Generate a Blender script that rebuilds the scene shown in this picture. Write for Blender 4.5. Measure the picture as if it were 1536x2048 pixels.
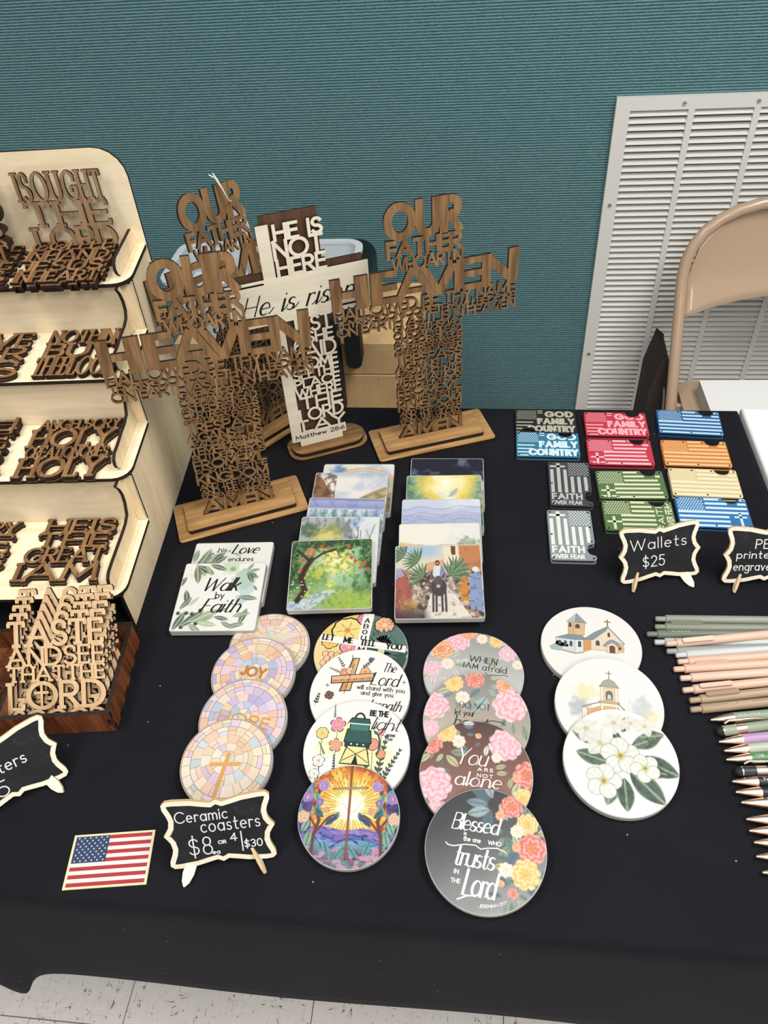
import bpy, math, random
import numpy as np
from mathutils import Matrix, Vector
PI = math.pi
rnd = random.Random(7)
for o in list(bpy.data.objects): bpy.data.objects.remove(o)
SC = bpy.context.scene
COL = SC.collection
# ------------------------------------------------------------------ camera (table frame: x along the table, y away, z up; mm above the table top)
TOP = 0.74
CAMH = 699.86
FW = Vector((-0.11135614, 0.71675165, -0.6883799)); RT = Vector((0.99348413, 0.09720784, -0.05949721)); UP = Vector((-0.0242712, 0.69051988, 0.72290608))
cam = bpy.data.cameras.new('camera'); co = bpy.data.objects.new('camera', cam); COL.objects.link(co)
cam.sensor_fit = 'HORIZONTAL'; cam.sensor_width = 36; cam.lens = 1557.7 / 1536 * 36
cam.clip_start = 0.02; cam.clip_end = 30
M = Matrix((RT, UP, -FW)).transposed().to_4x4(); M.translation = (0, 0, TOP + CAMH * .001); co.matrix_world = M
SC.camera = co
# ------------------------------------------------------------------ world, lamps, exposure
w = bpy.data.worlds.new('room_light'); SC.world = w; w.use_nodes = True
w.node_tree.nodes['Background'].inputs[0].default_value = (1.0, .985, .965, 1); w.node_tree.nodes['Background'].inputs[1].default_value = 0.27
def area(x, y, z, sx, sy, p, col=(1, .982, .958), rot=(0, 0, 0)):
    l = bpy.data.lights.new('ceiling_tube_light', 'AREA'); l.shape = 'RECTANGLE'; l.size = sx; l.size_y = sy; l.energy = p; l.color = col
    o = bpy.data.objects.new('ceiling_tube_light', l); COL.objects.link(o); o.location = (x, y, z); o.rotation_euler = rot
    return o
area(0.9, 0.25, 2.75, .5, 1.2, 26)
area(-1.0, -0.1, 2.75, .5, 1.2, 16)
area(0.4, -1.5, 2.75, .6, 1.2, 26)
SC.view_settings.view_transform = 'Standard'; SC.view_settings.look = 'None'; SC.view_settings.gamma = 1
SC.view_settings.use_curve_mapping = False; SC.view_settings.exposure = 0.58
# ------------------------------------------------------------------ helpers
def at(px, py, z=0.):
    d = FW + RT * ((px - 768) / 1557.7) - UP * ((py - 1024) / 1557.7); t = (z - CAMH) / d.z
    return Vector((d.x * t, d.y * t, z))
def s2l(c): return tuple((v / 12.92 if v <= .04045 else ((v + .055) / 1.055) ** 2.4) for v in c)
def hx(s): return tuple(int(s[i:i + 2], 16) / 255 for i in (0, 2, 4))
def frame(x, y, z, yaw=0, tilt=90, roll=0):
    """local x = right, local y = up the sheet, local z = its front; tilt 0 = standing, 90 = lying"""
    a = math.radians(yaw); t = math.radians(tilt); r = math.radians(roll)
    u = Vector((math.cos(a), math.sin(a), 0)); b = Vector((-math.sin(a), math.cos(a), 0)); k = Vector((0, 0, 1))
    v = k * math.cos(t) + b * math.sin(t)
    U = u * math.cos(r) - v * math.sin(r); V = v * math.cos(r) + u * math.sin(r); N = U.cross(V)
    m = Matrix((U, V, N)).transposed().to_4x4(); m.translation = Vector((x, y, z)) * .001 + Vector((0, 0, TOP)); return m
def tagit(o, label=None, cat=None, group=None, kind=None):
    if label: o['label'] = label
    if cat: o['category'] = cat
    if group: o['group'] = group
    if kind: o['kind'] = kind
    return o
def thing(name, label, cat, m, group=None):
    o = bpy.data.objects.new(name, None); COL.objects.link(o); o.matrix_world = m; o.empty_display_size = .02
    return tagit(o, label, cat, group)
def copy_tree(o, parent=None, m=None):
    c = o.copy(); COL.objects.link(c); c.parent = parent
    if m is not None: c.matrix_world = m
    for ch in [q for q in bpy.data.objects if q.parent is o]: copy_tree(ch, c)
    return c
def arc(cx, cy, rx, ry, a0, a1, st=18):
    n = max(2, int(abs(a1 - a0) / st + .5))
    return [(cx + rx * math.cos(math.radians(a0 + (a1 - a0) * i / n)), cy + ry * math.sin(math.radians(a0 + (a1 - a0) * i / n))) for i in range(n + 1)]
def rrect(x0, y0, x1, y1, r, st=18):
    return arc(x1 - r, y1 - r, r, r, 0, 90, st) + arc(x0 + r, y1 - r, r, r, 90, 180, st) + arc(x0 + r, y0 + r, r, r, 180, 270, st) + arc(x1 - r, y0 + r, r, r, 270, 360, st)
class MB:
    def __init__(s): s.v = []; s.f = []; s.m = []; s.c = []; s.sm = []
    def add(s, vs, fs, mi=0, col=None, sm=False):
        b = len(s.v); s.v += [tuple(q) for q in vs]
        s.c += [col if col else (1, 1, 1)] * len(vs)
        for f in fs: s.f.append(tuple(b + i for i in f)); s.m.append(mi); s.sm.append(sm)
    def prism(s, pts, z0, z1, mt=0, ms=1, mb=None):
        n = len(pts); vs = [(x, y, z1) for x, y in pts]; s.add(vs, [tuple(range(n))], mt)
        s.add([(x, y, z0) for x, y in pts], [tuple(range(n - 1, -1, -1))], ms if mb is None else mb)
        s.add(vs + [(x, y, z0) for x, y in pts], [(n + i, n + (i + 1) % n, (i + 1) % n, i) for i in range(n)], ms)
    def flat(s, pts, z, col, mi=0):
        if sum(pts[i][0] * pts[(i + 1) % len(pts)][1] - pts[(i + 1) % len(pts)][0] * pts[i][1] for i in range(len(pts))) < 0: pts = pts[::-1]
        s.add([(x, y, z) for x, y in pts], [tuple(range(len(pts)))], mi, s2l(col))
    def ring(s, outer, inner, z0, z1, mt=0, ms=1):
        n = len(outer); V = [(x, y, z1) for x, y in outer] + [(x, y, z1) for x, y in inner] + [(x, y, z0) for x, y in outer] + [(x, y, z0) for x, y in inner]
        s.add(V, [(i, (i + 1) % n, n + (i + 1) % n, n + i) for i in range(n)], mt)
        s.add(V, [(2 * n + i, 2 * n + (i + 1) % n, (i + 1) % n, i) for i in range(n)] + [(n + i, n + (i + 1) % n, 3 * n + (i + 1) % n, 3 * n + i) for i in range(n)]
              + [(2 * n + (i + 1) % n, 2 * n + i, 3 * n + i, 3 * n + (i + 1) % n) for i in range(n)], ms)
    def box(s, x0, y0, z0, x1, y1, z1, mt=0, ms=None):
        s.prism([(x0, y0), (x1, y0), (x1, y1), (x0, y1)], z0, z1, mt, mt if ms is None else ms)
    def strip(s, pts, ws, z0, z1, closed=False, mt=0, ms=1, col=None):
        n = len(pts); s.k = getattr(s, 'k', 0) + 1; z1 = z1 + (s.k % 7) * (.006 if z0 is None else .03)
        if n < 2: return
        L = []; Rr = []
        for i in range(n):
            a = pts[i - 1] if (i or closed) else pts[i]; b = pts[(i + 1) % n] if (i < n - 1 or closed) else pts[i]
            dx, dy = b[0] - a[0], b[1] - a[1]; l = math.hypot(dx, dy) or 1; nx, ny = -dy / l, dx / l; h = ws[i] / 2
            if 0 < i < n - 1 or closed:
                p = pts[i]; d1 = (p[0] - a[0], p[1] - a[1]); l1 = math.hypot(*d1) or 1; cs = (nx * -d1[1] + ny * d1[0]) / l1; h /= max(.6, cs)
            L.append((pts[i][0] + nx * h, pts[i][1] + ny * h)); Rr.append((pts[i][0] - nx * h, pts[i][1] - ny * h))
        if z0 is None:
            s.add([(x, y, z1) for x, y in L + Rr], [(n + i, n + (i + 1) % n, (i + 1) % n, i) for i in range(n if closed else n - 1)], mt, s2l(col) if col else None); return
        V = [(x, y, z1) for x, y in L + Rr] + [(x, y, z0) for x, y in L + Rr]; m = n if closed else n - 1
        s.add(V, [(n + i, n + (i + 1) % n, (i + 1) % n, i) for i in range(m)], mt)
        F = []
        for i in range(m):
            j = (i + 1) % n
            F += [(i, j, 2 * n + j, 2 * n + i), (n + j, n + i, 3 * n + i, 3 * n + j), (2 * n + i, 2 * n + j, 3 * n + j, 3 * n + i)]
        if not closed: F += [(n, 0, 2 * n, 3 * n), (n - 1, 2 * n - 1, 4 * n - 1, 3 * n - 1)]
        s.add(V, F, ms)
    def tube(s, path, r, seg=10, mi=0, closed=False, caps=True):
        P = [Vector(p) for p in path]; n = len(P); rr = r if isinstance(r, (list, tuple)) else [r] * n; vs = []; prev = None
        for i in range(n):
            t = (P[(i + 1) % n] - P[i - 1]) if closed else (P[min(i + 1, n - 1)] - P[max(i - 1, 0)]); t.normalize()
            if prev is None: prev = t.orthogonal().normalized()
            prev = (prev - t * prev.dot(t)).normalized(); q = t.cross(prev)
            for k in range(seg): a = 2 * PI * k / seg; vs.append(P[i] + (prev * math.cos(a) + q * math.sin(a)) * rr[i])
        F = [(i * seg + k, i * seg + (k + 1) % seg, ((i + 1) % n) * seg + (k + 1) % seg, ((i + 1) % n) * seg + k) for i in range(n if closed else n - 1) for k in range(seg)]
        s.add(vs, F, mi, sm=True)
        if caps and not closed: s.add(vs[:seg], [tuple(range(seg - 1, -1, -1))], mi); s.add(vs[-seg:], [tuple(range(seg))], mi)
    def lathex(s, prof, seg=20, mi=0):
        """prof = [(x, r)] turned about the local x axis"""
        vs = [(x, r * math.cos(2 * PI * k / seg), r * math.sin(2 * PI * k / seg)) for x, r in prof for k in range(seg)]; n = len(prof)
        s.add(vs, [(i * seg + (k + 1) % seg, i * seg + k, (i + 1) * seg + k, (i + 1) * seg + (k + 1) % seg) for i in range(n - 1) for k in range(seg)], mi, sm=True)
        s.add(vs[:seg], [tuple(range(seg))], mi); s.add(vs[-seg:], [tuple(range(seg - 1, -1, -1))], mi)
    def build(s, name, mats, parent=None, m=None, colattr=False, kind=None, bevel=0):
        me = bpy.data.meshes.new(name); me.from_pydata([(x * .001, y * .001, z * .001) for x, y, z in s.v], [], s.f)
        for mt in (mats if isinstance(mats, (list, tuple)) else [mats]): me.materials.append(mt)
        k = len(me.materials) - 1
        me.polygons.foreach_set('material_index', [min(i, k) for i in s.m]); me.polygons.foreach_set('use_smooth', s.sm)
        if colattr:
            ca = me.color_attributes.new('Col', 'FLOAT_COLOR', 'POINT'); ca.data.foreach_set('color', np.column_stack([np.array(s.c, dtype=np.float32).reshape(-1, 3), np.ones(len(s.c), np.float32)]).ravel())
        me.update(); o = bpy.data.objects.new(name, me); COL.objects.link(o)
        if parent: o.parent = parent
        if m is not None: o.matrix_world = m
        if kind: o['kind'] = kind
        if bevel: b = o.modifiers.new('b', 'BEVEL'); b.width = bevel * .001; b.segments = 2; b.limit_method = 'ANGLE'; b.angle_limit = .7
        return o
# ------------------------------------------------------------------ materials
def mat(name, col, rough=.5, metal=0, coat=0, spec=.5):
    m = bpy.data.materials.new(name); m.use_nodes = True; b = m.node_tree.nodes['Principled BSDF']
    b.inputs['Base Color'].default_value = (*s2l(col), 1); b.inputs['Roughness'].default_value = rough; b.inputs['Metallic'].default_value = metal
    b.inputs['Coat Weight'].default_value = coat; b.inputs['Specular IOR Level'].default_value = spec
    return m
def N(m, t, **k):
    n = m.node_tree.nodes.new(t)
    for a, v in k.items(): setattr(n, a, v)
    return n
def lk(m, a, b): m.node_tree.links.new(a, b)
def ramp(m, fac, stops):
    r = N(m, 'ShaderNodeValToRGB'); e = r.color_ramp.elements
    e[0].position, e[0].color = stops[0][0], (*s2l(stops[0][1]), 1); e[1].position, e[1].color = stops[-1][0], (*s2l(stops[-1][1]), 1)
    for p, c in stops[1:-1]: q = e.new(p); q.color = (*s2l(c), 1)
    lk(m, fac, r.inputs[0]); return r
def coords(m, scale, rot=(0, 0, 0), src='Object'):
    tc = N(m, 'ShaderNodeTexCoord'); mp = N(m, 'ShaderNodeMapping'); mp.inputs['Scale'].default_value = scale; mp.inputs['Rotation'].default_value = rot
    lk(m, tc.outputs[src], mp.inputs[0]); return mp.outputs[0]
def bump(m, h, s=.3, d=.001):
    b = N(m, 'ShaderNodeBump'); b.inputs['Strength'].default_value = s; b.inputs['Distance'].default_value = d
    lk(m, h, b.inputs['Height']); lk(m, b.outputs[0], m.node_tree.nodes['Principled BSDF'].inputs['Normal'])
def noise(m, vec, sc, det=4, ro=.55, dist=0):
    n = N(m, 'ShaderNodeTexNoise'); n.inputs['Scale'].default_value = sc; n.inputs['Detail'].default_value = det; n.inputs['Roughness'].default_value = ro; n.inputs['Distortion'].default_value = dist
    lk(m, vec, n.inputs['Vector']); return n.outputs['Fac']
def wood(name, stops, grain='y', rough=.55, fine=260, dist=.6, big=True):
    m = mat(name, stops[0][1], rough, spec=.3); s = {'y': (1, .06, 1), 'x': (.06, 1, 1), 'z': (1, 1, .06)}[grain]
    f = noise(m, coords(m, s), fine, 5, .6, dist)
    if big:
        g = noise(m, coords(m, tuple(max(v, .16) for v in s)), 38, 3, .5, 2.2); mx = N(m, 'ShaderNodeMath', operation='MULTIPLY_ADD'); mx.inputs[1].default_value = .55
        md = N(m, 'ShaderNodeMath', operation='MULTIPLY'); md.inputs[1].default_value = .5; lk(m, f, md.inputs[0]); lk(m, g, mx.inputs[0]); lk(m, md.outputs[0], mx.inputs[2]); f = mx.outputs[0]
    r = ramp(m, f, stops); lk(m, r.outputs[0], m.node_tree.nodes['Principled BSDF'].inputs['Base Color']); bump(m, f, .15, .0004)
    return m
PLY = wood('birch_plywood', [(.3, hx('e0c69b')), (.5, hx('f0dab3')), (.72, hx('f7e6c8'))], 'z', .6, 60, 1.2)
PLYF = wood('birch_plywood_face', [(.3, hx('e4cda4')), (.5, hx('f2dfba')), (.72, hx('f8e9ce'))], 'x', .6, 60, 1.2)
BURNT = wood('laser_burnt_edge', [(.3, hx('1a120d')), (.55, hx('2a1d15')), (.75, hx('3b2a1f'))], 'z', .75, 300)
WALNUT = wood('walnut_stained_ply', [(.3, hx('553d29')), (.48, hx('765839')), (.6, hx('93704b')), (.74, hx('a27d54')), (.82, hx('644a31'))], 'y', .5, 240)
WALD = wood('dark_walnut_ply', [(.3, hx('3d2a1f')), (.5, hx('553c2b')), (.75, hx('6b4e38'))], 'y', .5, 240)
OAK = wood('light_oak_ply', [(.3, hx('b8946a')), (.5, hx('cdaa80')), (.7, hx('d9ba92')), (.8, hx('bd9768'))], 'y', .5, 300)
OAKB = wood('oak_base_board', [(.3, hx('7d5c38')), (.5, hx('a07a4c')), (.66, hx('b99262')), (.8, hx('86653e'))], 'x', .45, 120)
SHOPW = wood('brown_stained_letter', [(.3, hx('5f4834')), (.5, hx('8a6d50')), (.66, hx('a88a68')), (.82, hx('755a44'))], 'y', .5, 260)
SHOPD = wood('dark_stained_letter', [(.3, hx('4f3824')), (.5, hx('7c5a3a')), (.66, hx('a07a50')), (.8, hx('6a4a30'))], 'y', .5, 260)
WALB = wood('walnut_base_board', [(.3, hx('553a24')), (.5, hx('7e5a37')), (.66, hx('a37c50')), (.8, hx('6b4a2d'))], 'x', .4, 110)
REDW = wood('reddish_brown_wood', [(.3, hx('3b1d12')), (.48, hx('6d3a22')), (.62, hx('8f5534')), (.78, hx('552a18'))], 'z', .4, 220)
CREAMP = wood('cream_plywood_sign', [(.3, hx('ddd0b4')), (.55, hx('ebe1ca')), (.75, hx('f1e9d6'))], 'x', .6, 80)
def add_layers(m, c1, c2):    # ply lamination on cut edges
    return m
CHALK = mat('chalkboard_black', hx('1c1d20'), .75, spec=.3)
f = noise(CHALK, coords(CHALK, (1, 1, 1)), 60, 5, .65, .8); lk(CHALK, ramp(CHALK, f, [(.35, hx('17181b')), (.6, hx('1f2023')), (.85, hx('3c3d40'))]).outputs[0], CHALK.node_tree.nodes['Principled BSDF'].inputs['Base Color'])
CHINK = mat('white_chalk_ink', hx('d9d9d6'), .8)
CERAM = mat('ceramic_edge', hx('b9b6b0'), .55, spec=.3)
PRINT = mat('printed_glaze', (1, 1, 1), .42, spec=.35)
a_ = N(PRINT, 'ShaderNodeAttribute', attribute_name='Col'); mx_ = N(PRINT, 'ShaderNodeMix', data_type='RGBA', blend_type='MULTIPLY'); mx_.inputs[0].default_value = 1; mx_.inputs[7].default_value = (.74, .735, .72, 1); lk(PRINT, a_.outputs['Color'], mx_.inputs[6]); lk(PRINT, mx_.outputs[2], PRINT.node_tree.nodes['Principled BSDF'].inputs['Base Color'])
# tablecloth: black knit with lint
def cloth(name, c, c2, lint):
    m = mat(name, c, .88, spec=.18); b = m.node_tree.nodes['Principled BSDF']; b.inputs['Sheen Weight'].default_value = .0
    n1 = noise(m, coords(m, (1, 1, 1)), 9, 3); r = ramp(m, n1, [(.35, c), (.7, c2)])
    if lint:
        v = N(m, 'ShaderNodeTexVoronoi'); v.inputs['Scale'].default_value = 55; lk(m, coords(m, (1, 1, 1)), v.inputs['Vector'])
        lt = N(m, 'ShaderNodeMath', operation='LESS_THAN'); lt.inputs[1].default_value = .045; lk(m, v.outputs['Distance'], lt.inputs[0])
        sp = N(m, 'ShaderNodeSeparateColor'); lk(m, v.outputs['Color'], sp.inputs[0]); g = N(m, 'ShaderNodeMath', operation='GREATER_THAN'); g.inputs[1].default_value = .8; lk(m, sp.outputs[0], g.inputs[0])
        mu = N(m, 'ShaderNodeMath', operation='MULTIPLY'); lk(m, lt.outputs[0], mu.inputs[0]); lk(m, g.outputs[0], mu.inputs[1])
        mx = N(m, 'ShaderNodeMix', data_type='RGBA'); lk(m, mu.outputs[0], mx.inputs[0]); lk(m, r.outputs[0], mx.inputs[6]); mx.inputs[7].default_value = (*s2l(hx('8d8d90')), 1); lk(m, mx.outputs[2], b.inputs['Base Color'])
    else: lk(m, r.outputs[0], b.inputs['Base Color'])
    wv = noise(m, coords(m, (1, 1, 1)), 1400, 2); bump(m, wv, .25, .0003); return m
BLACKC = cloth('black_tablecloth_fabric', hx('111116'), hx('17171d'), True)
WHITEC = cloth('white_tablecloth_fabric', hx('e6e5e2'), hx('ecebe8'), False)
# ribbed teal wall carpet
CARP = mat('teal_ribbed_carpet', hx('3f6f74'), .95, spec=.1)
vec = coords(CARP, (1, 1, 1)); nz = noise(CARP, coords(CARP, (14, 1, 40)), 8, 3, .6)
sx = N(CARP, 'ShaderNodeSeparateXYZ'); lk(CARP, vec, sx.inputs[0])
ma = N(CARP, 'ShaderNodeMath', operation='MULTIPLY_ADD'); lk(CARP, nz, ma.inputs[0]); ma.inputs[1].default_value = .0022; lk(CARP, sx.outputs['Z'], ma.inputs[2])
ms_ = N(CARP, 'ShaderNodeMath', operation='MULTIPLY'); lk(CARP, ma.outputs[0], ms_.inputs[0]); ms_.inputs[1].default_value = 2 * PI / .0052
si = N(CARP, 'ShaderNodeMath', operation='SINE'); lk(CARP, ms_.outputs[0], si.inputs[0])
fz = noise(CARP, coords(CARP, (1, 1, 2.5)), 420, 3, .7)
ad = N(CARP, 'ShaderNodeMath', operation='MULTIPLY_ADD'); lk(CARP, si.outputs[0], ad.inputs[0]); ad.inputs[1].default_value = .2; lk(CARP, fz, ad.inputs[2])
lk(CARP, ramp(CARP, ad.outputs[0], [(.25, hx('2c5056')), (.5, hx('51797e')), (.8, hx('95b4b6'))]).outputs[0], CARP.node_tree.nodes['Principled BSDF'].inputs['Base Color']); bump(CARP, ad.outputs[0], .6, .0025)
# vinyl floor tile
VINYL = mat('speckled_vinyl', hx('d8d2cc'), .4)
nv = noise(VINYL, coords(VINYL, (1, 3.2, 1), (0, 0, .3)), 55, 3, .6, 1.5); nv2 = noise(VINYL, coords(VINYL, (2.6, 1, 1), (0, 0, -.4)), 38, 3, .6, 1.2)
mn = N(VINYL, 'ShaderNodeMath', operation='MAXIMUM'); lk(VINYL, nv, mn.inputs[0]); lk(VINYL, nv2, mn.inputs[1])
lk(VINYL, ramp(VINYL, mn.outputs[0], [(.5, hx('eee8e3')), (.655, hx('e6dfda')), (.685, hx('988f88')), (.73, hx('4a423c'))]).outputs[0], VINYL.node_tree.nodes['Principled BSDF'].inputs['Base Color'])
VENT = mat('painted_vent_metal', hx('dedcd6'), .45)
VDARK = mat('dark_duct', hx('15181a'), .9)
CHAIRM = mat('tan_painted_steel', hx('b59a80'), .28, spec=.5, coat=.3)
CARD = wood('corrugated_cardboard', [(.3, hx('c19a68')), (.55, hx('cfab7a')), (.75, hx('d9b98b'))], 'z', .8, 30, .3)
BLKP = mat('black_plastic', hx('121316'), .35)
BLKF = mat('black_nylon', hx('15151a'), .7)
WHITEP = mat('white_paper', hx('efeeec'), .6)
GOLDM = mat('rose_gold', hx('f4d3bb'), .3, 1)
SCREW = mat('dark_screw_hole', hx('101114'), .5)
STRING = mat('white_cotton_string', hx('e9e6de'), .8)
CLEARP = mat('translucent_plastic', hx('dfe6ea'), .25); b = CLEARP.node_tree.nodes['Principled BSDF']; b.inputs['Alpha'].default_value = .72
# ------------------------------------------------------------------ stroke alphabet (em height 1; @cx,cy,rx,ry,a0,a1 = arc; leading z = closed)
GL = {
'A': (.86, "0,0 .43,1 .86,0;.15,.33 .71,.33"), 'B': (.6, "0,.53 0,1 .32,1 @.33,.765,.24,.235,90,-90 0,.53;.33,.53 @.34,.265,.26,.265,90,-90 0,0 0,.53"),
'C': (.86, "@.5,.5,.5,.5,42,318"), 'D': (.74, "0,0 0,1 .25,1 @.25,.5,.49,.5,90,-90 0,0"), 'E': (.52, ".52,1 0,1 0,0 .52,0;0,.52 .46,.52"),
'F': (.5, ".5,1 0,1 0,0;0,.5 .44,.5"), 'G': (.92, "@.5,.5,.5,.5,42,330 .93,.46 .56,.46"), 'H': (.68, "0,0 0,1;.68,0 .68,1;0,.5 .68,.5"), 'I': (0.02, ".01,0 .01,1"),
'J': (.4, ".4,1 .4,.22 @.2,.22,.2,.22,0,-170"), 'K': (.62, "0,0 0,1;.58,1 0,.42;.2,.58 .62,0"), 'L': (.48, "0,1 0,0 .48,0"),
'M': (.86, "0,0 .06,1 .43,.2 .8,1 .86,0"), 'N': (.7, "0,0 0,1 .7,0 .7,1"), 'O': (1., "z@.5,.5,.5,.5,0,360"), 'P': (.58, "0,0 0,1 .32,1 @.32,.74,.26,.26,90,-90 0,.48"),
'Q': (1., "z@.5,.5,.5,.5,0,360;.6,.3 .95,-.05"), 'R': (.62, "0,0 0,1 .32,1 @.32,.74,.26,.26,90,-90 0,.48;.26,.48 .62,0"),
'S': (.56, "@.29,.75,.25,.25,25,270 @.28,.25,.28,.25,90,-155"), 'T': (.66, "0,1 .66,1;.33,1 .33,0"), 'U': (.68, "0,1 0,.34 @.34,.34,.34,.34,180,360 .68,1"),
'V': (.8, "0,1 .4,0 .8,1"), 'W': (1.2, "0,1 .3,0 .6,.9 .9,0 1.2,1"), 'X': (.66, "0,1 .66,0;0,0 .66,1"), 'Y': (.7, "0,1 .35,.48 .7,1;.35,.48 .35,0"), 'Z': (.6, "0,1 .6,1 0,0 .6,0"),
'0': (.62, "z@.31,.5,.31,.5,0,360"), '1': (.2, "0,.8 .2,1 .2,0"), '2': (.55, "@.28,.72,.27,.28,160,-20 0,0 .56,0"), '3': (.5, "@.24,.75,.25,.25,150,-90;@.24,.26,.27,.26,90,-150"),
'4': (.6, ".42,0 .42,1 0,.3 .6,.3"), '5': (.52, ".5,1 .08,1 .04,.56 @.24,.32,.28,.32,110,-150"), '6': (.55, ".42,1 @.34,.34,.34,.5,110,180;z@.28,.28,.28,.28,0,360"),
'7': (.55, "0,1 .55,1 .2,0"), '8': (.52, "z@.26,.76,.22,.24,0,360;z@.26,.27,.26,.27,0,360"), '9': (.55, "z@.27,.72,.27,.28,0,360;.54,.72 .4,0"),
'$': (.56, "@.29,.72,.25,.22,25,270 @.28,.28,.28,.22,90,-155;.28,1.14 .28,-.14"), ':': (.04, ".02,.1 .02,.17;.02,.5 .02,.57"), '.': (.04, ".02,0 .02,.07"), '/': (.1, ".05,-.15 .05,1.1"), '-': (.3, "0,.45 .3,.45"),
'a': (.54, "z@.27,.3,.27,.3,0,360;.54,.6 .54,0"), 'b': (.54, "0,1 0,0;z@.27,.3,.27,.3,0,360"), 'c': (.46, "@.27,.3,.27,.3,50,310"), 'd': (.54, "z@.27,.3,.27,.3,0,360;.54,1 .54,0"),
'e': (.52, "0,.31 .52,.33 @.26,.3,.26,.3,10,305"), 'f': (.36, "@.34,.8,.2,.2,65,180 .14,0;0,.6 .34,.6"), 'g': (.54, "z@.27,.3,.27,.3,0,360;.54,.6 .54,-.12 @.28,-.12,.26,.24,0,-150"),
'h': (.48, "0,1 0,0;0,.33 @.24,.33,.24,.27,180,0 .48,0"), 'i': (.02, ".01,.6 .01,0;.01,.8 .01,.87"), 'j': (.14, ".14,.6 .14,-.2;.14,.8 .14,.87"), 'k': (.44, "0,1 0,0;.42,.6 0,.22;.14,.34 .46,0"), 'l': (.02, ".01,1 .01,0"),
'm': (.76, "0,.6 0,0;0,.38 @.19,.38,.19,.22,180,0 .38,0;.38,.38 @.57,.38,.19,.22,180,0 .76,0"), 'n': (.48, "0,.6 0,0;0,.33 @.24,.33,.24,.27,180,0 .48,0"), 'o': (.56, "z@.28,.3,.28,.3,0,360"),
'p': (.54, "0,.6 0,-.35;z@.27,.3,.27,.3,0,360"), 'r': (.3, "0,.6 0,0;0,.35 @.2,.37,.2,.23,180,50"), 's': (.38, "@.2,.45,.17,.15,35,270 @.19,.15,.19,.15,90,-150"), 't': (.34, ".14,.92 .14,.12 @.27,.12,.13,.12,180,300;0,.6 .34,.6"),
'u': (.48, "0,.6 0,.25 @.24,.25,.24,.25,180,360 .48,.6;.48,.6 .48,0"), 'v': (.46, "0,.6 .23,0 .46,.6"), 'w': (.7, "0,.6 .18,0 .35,.5 .52,0 .7,.6"), 'y': (.46, "0,.6 .25,0;.48,.6 .12,-.35"), 'x': (.44, "0,.6 .44,0;0,0 .44,.6"), 'z': (.42, "0,.6 .42,.6 0,0 .42,0"),
' ': (.3, ""), '?': (.4, "@.2,.78,.2,.22,170,-60 .2,.4 .2,.28;.2,0 .2,.07"), '+': (.5, "0,.4 .5,.4;.25,.65 .25,.15")}
_gc = {}
def glyph(ch, st):
    if (ch, st) in _gc: return _gc[ch, st]
    wd, s = GL.get(ch, GL['-']); out = []
    for part in s.split(';'):
        if not part: continue
        cl = part[0] == 'z'; part = part.lstrip('z'); P = []
        for t in part.split():
            if t[0] == '@': P += arc(*[float(q) for q in t[1:].split(',')], st)
            else: P.append(tuple(float(q) for q in t.split(',')))
        Q = [P[0]]
        for p in P[1:]:
            if math.hypot(p[0] - Q[-1][0], p[1] - Q[-1][1]) > 1e-4: Q.append(p)
        if cl: Q = Q[:-1]
        out.append((cl, Q))
    _gc[ch, st] = (wd, out); return _gc[ch, st]
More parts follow.
